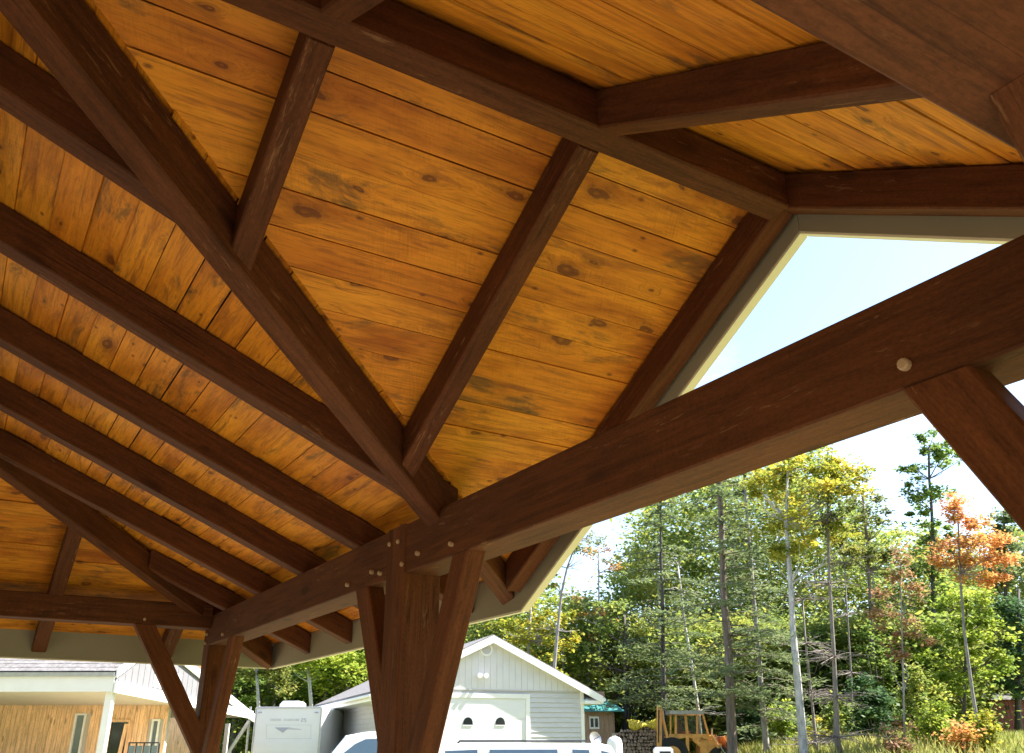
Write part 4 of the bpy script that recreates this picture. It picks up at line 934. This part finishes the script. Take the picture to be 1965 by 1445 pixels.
# black railing panel standing on the porch
def railing():
    p = at(247, 1424, 23.0); q = at(305, 1424, 23.0); top = p.z; r = empty('porch_railing', Vector((p.x, p.y, 0)), 'black metal railing panel standing in front of the cottage door', 'railing')
    b = MB(); x = (q-p); b.box(Vector((p.x, p.y, top-.03)), x, FH*.03, ZH*.03); b.build('top_rail', M['darkmetal'], r)
    b = MB(); b.box(Vector((p.x, p.y, .12)), x, FH*.03, ZH*.03); b.build('bottom_rail', M['darkmetal'], r)
    for i in range(5): b = MB(); c = p.lerp(q, i/4); b.box(Vector((c.x-.012, c.y, 0)), x.normalized()*.03, FH*.03, ZH*(top-.03)); b.build('baluster', M['darkmetal'], r)
    for i in range(4):
        b = MB(); c = p.lerp(q, (i+.12)/4); b.box(Vector((c.x, c.y, .2)), x*.19, FH*.008, ZH*(top-.28)); b.build('railing_pane', M['glass'], r)
railing()

# ------------------------------------------------------------------ camper trailer
def camper():
    D = 30; pl = at(486, 1400, D); pr = at(616, 1400, D); top = at(550, 1356, D).z; gz = ground_z(pl)
    u = (pr-pl); u.z = 0; Wd = u.length; u.normalize(); w = Vector((-u.y, u.x, 0)); w = w if w.dot(FH) > 0 else -w
    o = Vector((pl.x, pl.y, 0)); P = lambda s, d_, z: o+u*s+w*d_+ZH*z
    C_ = empty('camper_trailer', P(Wd/2, 2, gz), 'white camper trailer with roof unit parked between cottage and garage', 'camper')
    z0 = gz+.45; r = .06
    pts = [(r*.3, z0), (Wd-r*.3, z0), (Wd, z0+r), (Wd, top-r), (Wd-r*.3, top-r*.3), (Wd-r, top), (r, top), (r*.3, top-r*.3), (0, top-r), (0, z0+r)]
    b = MB(); b.prism([P(s, 0, z) for s, z in pts], w*6.2); body = b.build('body', M['camper'], C_)
    # edge trims
    b = MB(); b.box(P(.02, -.02, z0), u*.035, w*.02, ZH*(top-z0-.06)); b.box(P(Wd-.055, -.02, z0), u*.035, w*.02, ZH*(top-z0-.06)); b.box(P(.06, -.02, top-.05), u*(Wd-.12), w*.02, ZH*.03); b.build('edge_trim', M['steel'], body)
    # raised lower panel and pressed rectangle
    zl = at(550, 1424, D).z
    b = MB(); b.box(P(.06, -.03, z0+.02), u*(Wd-.12), w*.03, ZH*(zl-z0-.02)); b.build('lower_panel', M['camper'], body)
    f = lambda px, py: (plane_hit(px, py, o, w)-o)
    def quadp(name, pxs, mat, th=.006):
        b = MB(); b.prism([o+f(*p)-w*.002 for p in pxs], -w*th); return b.build(name, mat, body)
    fr = MB()
    for (x0, y0, x1, y1) in ((511, 1391, 597, 1391.6), (511, 1417, 597, 1417.6), (511, 1391, 511.7, 1417), (596.3, 1391, 597, 1417)):
        fr.prism([o+f(x0, y1)-w*.001, o+f(x1, y1)-w*.001, o+f(x1, y0)-w*.001, o+f(x0, y0)-w*.001], -w*.006)
    fr.build('pressed_frame', M['decalpale'], body)
    quadp('stripe_decal', [(527, 1396), (556, 1396), (549, 1401), (543, 1406.5), (536, 1402)], M['decal'])
    quadp('stripe_decal', [(556, 1396), (581, 1399.5), (573, 1400.6), (549, 1400)], M['decalpale'])
    # faint row of lettering too worn to read, and the number plate-like badge after it
    b = MB(); x = 518.5
    for wd in (3, 3, 3, 2.5, 3, 3, 2, 0, 3, 2.4, 3, 3, 3, 2.5, 3, 3, 3):
        if wd:
            b.prism([o+f(x, 1383.5)-w*.001, o+f(x+wd*.8, 1383.5)-w*.001, o+f(x+wd*.8, 1379.2)-w*.001, o+f(x, 1379.2)-w*.001], -w*.005)
        x += 3.3
    b.build('faded_lettering', M['decalpale'], body)
    for i, (x0, x1) in enumerate(((578, 582), (583.5, 587.5))):
        b = MB(); 
        for (a0, b0, a1, b1) in ((x0, 1378.6, x1, 1379.7), (x0, 1381.4, x1, 1382.4), (x0, 1384.4, x1, 1385.4), (x1-1, 1379.7, x1, 1381.4), (x0, 1382.4, x0+1, 1384.4)) if i == 0 else ((x0, 1378.6, x1, 1379.7), (x0, 1381.2, x1, 1382.2), (x0, 1384.4, x1, 1385.4), (x0, 1379.7, x0+1, 1381.2), (x1-1, 1382.2, x1, 1384.4)):
            b.prism([o+f(a0, b1)-w*.001, o+f(a1, b1)-w*.001, o+f(a1, b0)-w*.001, o+f(a0, b0)-w*.001], -w*.005)
        b.build('number_decal', M['decal'], body)
    for px in (499, 607.5): quadp('marker_light', [(px-3.5, 1368.5), (px+3.5, 1368.5), (px+3.5, 1366), (px-3.5, 1366)], M['decal'], .03)
    # roof air conditioner
    s0, s1 = f(518, 1356).dot(u), f(560, 1356).dot(u); za = at(540, 1341.5, D).z
    b = MB(); b.prism([P(s0, 1.2, top), P(s1, 1.2, top), P(s1-.02, 1.2, za-.06), P(s1-.1, 1.2, za), P(s0+.12, 1.2, za), P(s0+.02, 1.2, za-.1)], w*.9); b.build('air_conditioner', M['camper'], C_)
    for s in (.2, Wd-.2-.22):
        for d_ in (3.0, 3.9):
            b = MB(); c = P(s, d_, gz+.34); b.tube([c, c+u*.22], .34, 16); b.build('wheel', M['rubber'], C_)
    b = MB(); b.box(P(.3, -1.2, gz+.42), u*.08, w*1.3, ZH*.1); b.box(P(Wd-.38, -1.2, gz+.42), u*.08, w*1.3, ZH*.1); b.build('tow_frame', M['darkmetal'], C_)
    # ladder / awning arms on its left
    A_ = empty('awning_frame', P(-.3, .5, gz), 'folded pale metal awning arms leaning at the left of the white camper', 'awning frame')
    b = MB(); b.tube([at(481, 1356, D+.3), Vector((*at(478, 1400, D+.3).xy, gz))], .035, 6); b.build('upright_arm', M['steel'], A_)
    b = MB(); b.tube([at(478, 1384, D+.1), at(441, 1440, D+.1), Vector((*at(436, 1445, D+.1).xy, gz))], .06, 6); b.build('diagonal_arm', M['steel'], A_)
camper()

# ------------------------------------------------------------------ parked vehicles
def loft(sections, closed=True):
    n = len(sections[0]); b = MB(); vs = [p for s in sections for p in s]
    fs = [(i*n+j, i*n+(j+1) % n, (i+1)*n+(j+1) % n, (i+1)*n+j) for i in range(len(sections)-1) for j in range(n)]
    fs += [list(range(n))[::-1], list(range((len(sections)-1)*n, len(sections)*n))]
    b.add(vs, fs); return b
def vehicle(kind, label, o, u, w, Wd, Ht, body, cab, belt, glass_spans, wheels, rails=None):
    """o: front corner on the ground, u towards the tail, w away from the viewer. body and cab: side profiles (s, z)"""
    root = empty(kind, o+u*2+w*Wd/2, label, 'pickup truck' if 'pickup' in kind else 'car')
    P = lambda s, d_, z: o+u*s+w*d_+ZH*z
    secs = [[P(s, dd, z) for s, z in [(q[0]+(.06 if e else 0)*(1 if q[0] < 1 else -1), q[1]) for q in body]] for dd, e in ((0, 1), (.07, 0), (Wd-.07, 0), (Wd, 1))]
    loft(secs).build('body', M['carpaint'], root)
    tum = .14
    zb0 = min(z for s, z in cab); zt0 = max(z for s, z in cab)
    inn = lambda z: .05+tum*(z-zb0)/(zt0-zb0)
    secs = [[P(s, inn(z) if sd == 0 else Wd-inn(z), z) for s, z in cab] for sd in (0, 1)]
    # soften the roof edges with two extra rings
    mid1 = [P(s, inn(z)+.07, z+(.025 if z > zt0-.12 else 0)) for s, z in cab]; mid2 = [P(s, Wd-inn(z)-.07, z+(.025 if z > zt0-.12 else 0)) for s, z in cab]
    cabo = loft([secs[0], mid1, mid2, secs[1]]).build('cabin', M['carpaint'], root)
    for poly in glass_spans:
        for sd in (0, 1):
            b = MB(); pts = [P(s, (inn(z)-.006) if sd == 0 else Wd-inn(z)+.006, z) for s, z in poly]
            b.prism(pts, (w if sd == 0 else -w)*.004-(w if sd == 0 else -w)*.006); b.build('side_window', M['glassblue'], cabo)
    s0 = [q for q in cab]; 
    fr = sorted(cab)[:1][0]; frt = [q for q in cab if q[1] > zt0-.1]; frt = min(frt)
    b = MB(); e = .012; nrm = (ZH*1.0*(frt[0]-fr[0])-u*(frt[1]-fr[1])).normalized()
    l = lambda t, sd: P(fr[0]+(frt[0]-fr[0])*t, 0, fr[1]+(frt[1]-fr[1])*t)+w*((inn(fr[1]+(frt[1]-fr[1])*t)+.09) if sd == 0 else (Wd-inn(fr[1]+(frt[1]-fr[1])*t)-.09))+nrm*e
    b.prism([l(.06, 0), l(.92, 0), l(.92, 1), l(.06, 1)], nrm*.006); b.build('windscreen', M['glassblue'], cabo)
    for s, rr in wheels:
        for dd in (-.02, Wd-.2):
            b = MB(); c = P(s, dd, rr); b.tube([c, c+w*.22], rr, 20); wh = b.build('wheel', M['rubber'], root)
            b = MB(); c = P(s, dd-.01 if dd < 1 else dd+.22, rr); b.tube([c, c+w*.02], rr*.62, 14); b.build('rim', M['steel'], wh)
    for sd in (0, 1):
        b = MB(); c = P(cab_m[0], -.16 if sd == 0 else Wd+.02, cab_m[1]); b.box(c, u*.1, w*.14, ZH*.17); b.build('mirror', M['carpaint'], root)
    b = MB(); b.cbox(P(body[0][0]+.02, .25, .72), u*.05, w*.35, ZH*.17); b.build('headlight', M['glass'], root)
    b = MB(); b.cbox(P(body[0][0]+.02, Wd-.25, .72), u*.05, w*.35, ZH*.17); b.build('headlight', M['glass'], root)
    if rails:
        for sd in (.3, Wd-.3):
            b = MB(); b.tube([P(rails[0], sd, zt0), P(rails[0]+.06, sd, zt0+.06), P(rails[1]-.06, sd, zt0+.06), P(rails[1], sd, zt0)], .016, 6); b.build('roof_rail', M['darkmetal'], root)
    return root, P
D = 15.0
zr_ = at(700, 1405, D).z
uu = (RT*math.cos(.18)+FH*math.sin(.18)); ww = Vector((-uu.y, uu.x, 0)); ww = ww if ww.dot(FH) > 0 else -ww
p0 = at(612, 1440, D); o_ = Vector((p0.x, p0.y, 0))-uu*1.30
cab_m = (1.55, 1.12)
sc_ = zr_/1.86
vehicle('pickup_truck', 'white pickup truck parked with its cab behind the middle post', o_, uu, ww, 1.95, 1.86,
        [(.0, .45), (.02, .95), (.15, 1.08), (1.25, 1.16), (3.2, 1.18), (5.45, 1.20), (5.5, .5), (5.3, .35), (.2, .35)],
        [(1.22, 1.14), (1.70, 1.72), (2.0, zr_-.02), (2.25, zr_), (3.05, zr_), (3.25, zr_-.05), (3.38, 1.18)], 1.18,
        [[(1.46, 1.22), (1.62, 1.44), (1.86, zr_-.17), (2.02, zr_-.10), (2.28, zr_-.09), (2.30, 1.22)], [(2.44, 1.22), (2.44, zr_-.09), (3.0, zr_-.10), (3.16, 1.22)]], [(1.0, .38), (4.4, .38)])
D = 19.0
zr_ = at(1000, 1428, D).z
p0 = at(836, 1440, D); o_ = Vector((p0.x, p0.y, 0))-uu*1.6
uu = (RT*math.cos(.05)+FH*math.sin(.05)); ww = Vector((-uu.y, uu.x, 0)); ww = ww if ww.dot(FH) > 0 else -ww
cab_m = (1.35, 1.0)
vehicle('estate_car', 'long white estate car parked across in front of the garage', o_, uu, ww, 1.85, 1.7,
        [(.0, .42), (.03, .82), (.2, .92), (1.1, 1.02), (3.2, 1.05), (5.35, 1.08), (5.5, .9), (5.48, .45), (5.3, .32), (.2, .32)],
        [(.95, 1.0), (1.55, zr_-.10), (1.8, zr_-.02), (2.4, zr_), (4.9, zr_-.01), (5.12, zr_-.06), (5.42, 1.08)], 1.05,
        [[(1.35, 1.1), (1.62, zr_-.13), (2.42, zr_-.10), (2.44, 1.1)], [(2.66, 1.1), (2.66, zr_-.10), (4.02, zr_-.10), (4.08, 1.1)], [(4.34, 1.1), (4.32, zr_-.10), (4.66, zr_-.11), (4.72, 1.1)], [(4.93, 1.1), (4.9, zr_-.12), (5.06, zr_-.16), (5.22, 1.12)]], [(1.0, .34), (4.35, .34)], (2.0, 4.7))

# ------------------------------------------------------------------ shed with teal roof, firewood, digger, small things
def teal_shed():
    D = 42; p = at(1100, 1400, D); q = at(1180, 1400, D); gz = ground_z(p); ze_ = at(1150, 1364, D).z
    S = empty('board_shed', Vector((*p.xy, gz)), 'weathered board shed with teal metal roof beside the garage', 'shed')
    u = (q-p); u.z = 0; Wd = u.length; u.normalize(); w = Vector((-u.y, u.x, 0)); w = w if w.dot(FH) > 0 else -w
    P = lambda s, d_, z: Vector((p.x, p.y, 0))+u*s+w*d_+ZH*z
    b = MB(); b.box(P(0, .03, gz), u*Wd, w*3, ZH*(ze_-gz)); b.build('wall', M['barnwood'], S)
    s = 0
    while s < Wd: b = MB(); b.box(P(s+.006, -.005, gz), u*(min(.2, Wd-s)-.012), w*.03, ZH*(ze_-gz-.02)); b.build('board', M['barnwood'], S); s += .2
    zp = at(1140, 1330, D).z; e = at(1196, 1364, D); se = (e-P(0, 0, 0)).dot(u); sp = (at(1160, 1335, D)-P(0, 0, 0)).dot(u)
    b = MB(); b.add([P(-.4, -.4, ze_), P(se, -.4, ze_), P(sp, 1.4, zp), P(-.4, 1.4, zp), P(se, 3.3, ze_), P(-.4, 3.3, ze_), P(-.4, -.4, ze_-.05), P(se, -.4, ze_-.05), P(se, 3.3, ze_-.05), P(-.4, 3.3, ze_-.05)],
                    [(0, 1, 2, 3), (1, 4, 2), (4, 5, 3, 2), (0, 3, 5), (6, 7, 1, 0), (7, 8, 4, 1), (8, 9, 5, 4), (9, 6, 0, 5), (9, 8, 7, 6)]); rf = b.build('roof', M['teal'], S)
    for k in range(7):
        s = -.35+k*(sp+.3)/6.2; b = MB(); b.box(P(s, -.41, ze_+.004), u*.03, w*1.8+ZH*(zp-ze_), ZH*.03); b.build('roof_rib', M['teal'], rf)
    x0 = (at(1131, 1390, D)-P(0, 0, 0)).dot(u); x1 = (at(1150, 1390, D)-P(0, 0, 0)).dot(u); z0 = at(1140, 1399, D).z; z1 = at(1140, 1375, D).z
    b = MB(); b.box(P(x0, -.04, z0), u*(x1-x0), w*.03, ZH*(z1-z0)); fr = b.build('window', M['white'], S)
    for k in (0, 1): b = MB(); xw = (x1-x0); b.box(P(x0+xw*(.12+.44*k), -.05, z0+.08), u*xw*.30, w*.02, ZH*(z1-z0-.16)); b.build('pane', M['glassdark'], fr)
    # brown box under the garage eave is the shed's dormer
    c0 = at(1130, 1340, D-1); c1 = at(1160, 1327, D-1); b = MB(); b.box(Vector((c0.x, c0.y, c0.z)), u*((c1-c0).dot(u)), w*.8, ZH*(c1.z-c0.z)); b.build('dormer', M['barnwood'], S)
teal_shed()
def woodpile():
    D = 39; p = at(1176, 1400, D); q = at(1268, 1400, D); gz = ground_z(p); W_ = (q-p).length; u = (q-p); u.z = 0; u.normalize(); w = Vector((-u.y, u.x, 0)); w = w if w.dot(FH) > 0 else -w
    R_ = empty('firewood_stack', Vector((*p.xy, gz)), 'long stack of split firewood between the shed and digger', 'firewood stack')
    b = MB(); top0 = at(1220, 1391, D).z; rr = random.Random(3)
    z = gz+.06; row = 0
    while z < top0-.05:
        s = .05*(row % 2)
        while s < W_:
            r = rr.uniform(.055, .085); lim = top0-.35*max(0, (.5-s))/.5-.15*abs(math.sin(s*2.3))
            if z < lim:
                c = Vector((p.x, p.y, 0))+u*s+ZH*(z+rr.uniform(-.02, .02))+w*rr.uniform(-.06, .06)
                n = rr.choice((3, 4, 4, 5, 6)); b.tube([c, c+w*.45], [r*1.1, r*1.1], n)
            s += r*2.0
        z += .13; row += 1
    b.build('log_pile', M['log'], R_, kind='stuff')
    # tarp
    Tp = MB(); nx, ny = 30, 9; vs = []; x0 = (at(1206, 1390, D)-p).dot(u); x1 = (at(1266, 1390, D)-p).dot(u)
    for j in range(ny):
        for i in range(nx):
            f = i/(nx-1); s = x0+(x1-x0)*f; g = j/(ny-1)
            if g < .35: dd = -.09-.02*math.sin(i*1.7); zz = top0+.04+.05*math.sin(f*7.3+1.0)-(.35-g)/.35*(.06+.22*abs(math.sin(f*4.2+.9))**2)
            else: dd = -.09+(g-.35)/.65*.75; zz = top0+.05+.07*math.sin((g-.35)/.65*math.pi)+.035*math.sin(i*1.9+j*1.3)+rr.uniform(-.03, .04)+.07*math.sin(f*7.3+1.0)+.05*math.sin(f*math.pi)
            vs.append(Vector((p.x, p.y, 0))+u*s+w*dd+ZH*zz)
    fs = [(j*nx+i, j*nx+i+1, (j+1)*nx+i+1, (j+1)*nx+i) for j in range(ny-1) for i in range(nx-1)]
    o = obj('tarp', vs, fs, M['tarp'], None, smooth=True); tag(o, 'crumpled yellow tarp draped over the firewood stack', 'tarp')
    so_ = o.modifiers.new('thickness', 'SOLIDIFY'); so_.thickness = .012
woodpile()
def digger():
    D = 36; q = lambda px, py, dd=0.0: at(px, py, D+dd)
    k = D/1823; c0 = q(1320, 1430); gz = ground_z(c0)
    G = empty('backhoe_loader', Vector((*c0.xy, gz)), 'orange backhoe loader with open glazed cab at the wood edge', 'digger')
    dep = FH*1.5
    def bar(name, pts, wpx, mat, dd=0.0, th=.12, parent=G):
        b = MB()
        for a, c in zip(pts[:-1], pts[1:]):
            A, B = q(*a, dd), q(*c, dd); dv_ = (B-A).normalized(); n = dv_.cross(FH).normalized()*wpx*k
            b.box(A-n/2, B-A, n, FH*th)
        return b.build(name, mat, parent)
    # rear boom standing upright with its hydraulic ram
    bm = bar('boom', [(1266, 1441), (1266, 1353)], 8, M['orange'], -.1, .25)
    bar('ram', [(1263.5, 1425), (1264.5, 1362)], 2.2, M['darkmetal'], -.14, .06, bm); bar('dipper', [(1268, 1358), (1281, 1416)], 4.5, M['orange'], .0, .18); bar('ram', [(1272, 1360), (1275, 1384)], 1.6, M['steel'], -.02, .05, bm)
    # cab
    rf = MB(); a, b_ = q(1284, 1371), q(1350, 1371); rf.box(a-FH*.15, b_-a, FH*1.7, ZH*(q(1300, 1363.5).z-a.z)); rf.build('cab_roof', M['steel'], G)
    for dd in (0, 1.4):
        bar('cab_post', [(1287, 1371), (1287, 1412)], 2.5, M['orange'], dd, .08); bar('cab_post', [(1297, 1371), (1297, 1412)], 4, M['orange'], dd, .08)
        bar('cab_post', [(1315.5, 1371), (1319, 1410)], 5, M['orange'], dd, .08); bar('cab_post', [(1337, 1371), (1338, 1409)], 2.5, M['orange'], dd, .08)
        bar('cab_post', [(1349, 1371), (1360, 1411)], 3.5, M['orange'], dd, .08); bar('cab_sill', [(1284, 1411), (1362, 1411)], 5, M['orange'], dd, .08)
    gm, gt, gb = nodes('cab_glass'); gb.inputs['Base Color'].default_value = (.6, .68, .62, 1); gb.inputs['Roughness'].default_value = .03; gb.inputs['Transmission Weight'].default_value = .92; gb.inputs['IOR'].default_value = 1.15
    for poly in ([(1299, 1373), (1313, 1373), (1316, 1408), (1299, 1408)], [(1319, 1373), (1335, 1373), (1336, 1408), (1322, 1408)], [(1339, 1373), (1347, 1373), (1357, 1408), (1340, 1408)]):
        b = MB(); b.prism([q(*p, .03) for p in poly], FH*.012); b.build('pane', gm, G)
    b = MB(); b.box(q(1304, 1408, .5), RT*.42, FH*.45, ZH*.10); b.box(q(1304, 1408, .5)+ZH*.1, RT*.10, FH*.45, ZH*.42); b.build('seat', M['rust'], G)
    # chassis, fender, loader tower
    b = MB(); b.prism([q(1281, 1413), (q(1362, 1413)), q(1364, 1420), q(1338, 1422), q(1325, 1416), q(1312, 1416), q(1290, 1420)], dep); b.build('platform', M['orange'], G)
    bar('frame_post', [(1319, 1410), (1320, 1445)], 6, M['orange'], -.02, .2); bar('loader_tower', [(1331, 1418), (1352, 1436), (1356, 1445)], 7, M['orange'], -.02, .2)
    b = MB(); fz = []
    for i in range(9): an = math.radians(20+i*17.5); fz.append((1292+31*math.cos(an), 1452-31*math.sin(an)))
    bar('fender', [p for p in fz if p[1] < 1446], 3.5, M['orange'], -.05, .5)
    b = MB(); b.prism([q(1344, 1414), q(1385, 1428), q(1385, 1460), q(1344, 1460)], dep*.6); b.build('engine_hood', M['orange'], G)
    for px, r in ((1292, .62), (1382, .45)):
        for dd in (-.1, 1.3):
            c = q(px, 1452, dd); c.z = gz+r; b = MB(); b.tube([c, c+FH*.06, c+FH*.30, c+FH*.36], [r*.9, r, r, r*.9], 22); wh = b.build('wheel', M['rubber'], G)
            b = MB(); b.tube([c-FH*.02, c+FH*.05], r*.5, 14); b.build('rim', M['orange'], wh)
    for dd, sh in ((-.1, 0), (1.2, 6)):
        bar('loader_arm', [(1364+sh, 1411), (1385+sh, 1445)], 4.5, M['orange'], dd, .14); bar('ram', [(1368+sh, 1410), (1392+sh, 1447)], 1.6, M['steel'], dd-.05, .06)
    bar('exhaust', [(1366.5, 1413), (1366.5, 1397)], 3, M['steel'], .6, .08)
    b = MB(); b.prism([q(1391, 1414), q(1396, 1412), q(1419, 1444), q(1416, 1470), q(1400, 1470)], dep*1.1); b.build('bucket', M['rust'], G)
    bar('bucket_arm', [(1391, 1412), (1397, 1424)], 3, M['orange'], -.1, .12); bar('bucket_arm', [(1403, 1418), (1418, 1447)], 3, M['orange'], -.12, .12)
digger()
def small_things():
    # white rounded tank
    D = 25; c = at(1180, 1440, D); gz = ground_z(c); zt_ = at(1180, 1413, D).z; r = .2; b = MB()
    prof = [(0.02, 0), (r*.95, .02), (r, .1), (r, zt_-gz-.17), (r*.9, zt_-gz-.09), (r*.62, zt_-gz-.028), (r*.25, zt_-gz-.004), (.03, zt_-gz)]
    b.tube([Vector((c.x, c.y, gz+h)) for _, h in prof], [q for q, _ in prof], 20); T_ = empty('storage_tank', Vector((c.x, c.y, gz)), 'white round topped tank showing behind the end of the estate car', 'tank')
    b.build('shell', M['camper'], T_, smooth=True); b = MB(); b.tube([Vector((c.x, c.y, zt_-.005)), Vector((c.x, c.y, zt_+.035))], .05, 10); b.build('filler_cap', M['steel'], T_)
    # dish antenna on a pole
    c = at(1141, 1440, 23); gz = ground_z(c); A_ = empty('dish_antenna', Vector((c.x, c.y, gz)), 'small grey dish on a pole between the garage corner and white tank', 'dish')
    top = at(1146, 1419, 23); b = MB(); b.tube([Vector((c.x, c.y, gz)), Vector((c.x, c.y, top.z))], .025, 8); b.build('pole', M['steel'], A_)
    b = MB(); n = 18; ax = (-FH*.8+RT*.5+ZH*.3).normalized(); e1 = ax.cross(ZH).normalized(); e2 = ax.cross(e1)
    ctr = Vector((c.x, c.y, top.z)); rings = [(.02, 0), (.08, .015), (.13, .035), (.17, .06)]; vs = [ctr+(e1*math.cos(6.283*k/n)+e2*math.sin(6.283*k/n))*rr+ax*h for rr, h in rings for k in range(n)]
    vs += [v-ax*.012 for v in vs]; m = len(rings)*n
    fs = [(i*n+k, i*n+(k+1) % n, (i+1)*n+(k+1) % n, (i+1)*n+k) for i in range(len(rings)-1) for k in range(n)]; fs += [tuple(m+q for q in f[::-1]) for f in fs]
    fs += [(3*n+k, 3*n+(k+1) % n, m+3*n+(k+1) % n, m+3*n+k) for k in range(n)]+[tuple(range(n))[::-1]]
    b.add(vs, fs); b.build('dish', M['steel'], A_); b = MB(); b.tube([ctr, ctr+ax*.22], .01, 6); b.build('feed_arm', M['darkmetal'], A_)
    # white equipment box
    D = 21; p = at(1260, 1440, D); q = at(1292, 1440, D); zt_ = at(1275, 1433.5, D).z; gz = ground_z(p); u = q-p; u.z = 0; Wd = u.length; u.normalize()
    E_ = empty('equipment_cabinet', Vector((p.x, p.y, gz)), 'white rounded cabinet with dark window standing before the digger wheel', 'cabinet')
    P = lambda s, d_, z: Vector((p.x, p.y, 0))+u*s+FH*d_+ZH*z; b = MB(); r = .05
    b.prism([P(0, 0, gz), P(Wd, 0, gz), P(Wd, 0, zt_-r), P(Wd-r, 0, zt_), P(r, 0, zt_), P(0, 0, zt_-r)], FH*.5); b.build('case', M['camper'], E_)
    b = MB(); b.box(P(.06, -.008, zt_-.45), u*(Wd-.12), FH*.01, ZH*.36); b.build('window', M['glassdark'], E_)
    # red shed at the right edge
    D = 44; p = at(1908, 1400, D); q = at(1990, 1400, D); gz = ground_z(p); ze_ = at(1930, 1343, D).z; u = (q-p); u.z = 0; Wd = u.length; u.normalize(); w = FH
    S = empty('red_shed', Vector((*p.xy, gz)), 'small dark red shed under the evergreen at the right edge', 'shed'); P = lambda s, d_, z: Vector((p.x, p.y, 0))+u*s+w*d_+ZH*z
    b = MB(); b.box(P(0, .02, gz-.3), u*Wd, w*2.4, ZH*(ze_-gz+.3)); b.build('wall', M['red'], S)
    s = 0
    while s < Wd: b = MB(); b.box(P(s+.008, -.005, gz-.3), u*.164, w*.025, ZH*(ze_-gz+.28)); b.build('board', M['red'], S); s += .18
    zr2 = at(1940, 1328, D).z; b = MB(); b.prism([P(-.3, -.3, ze_), P(-.3, 1.2, zr2), P(-.3, 2.7, ze_)], u*(Wd+.6)); b.build('roof', M['covering'], S)
    b = MB(); c = P(.75, -.03, at(1940, 1362, D).z); b.box(c, u*.16, w*.03, ZH*.16); b.build('vent_opening', M['glassdark'], S)
small_things()
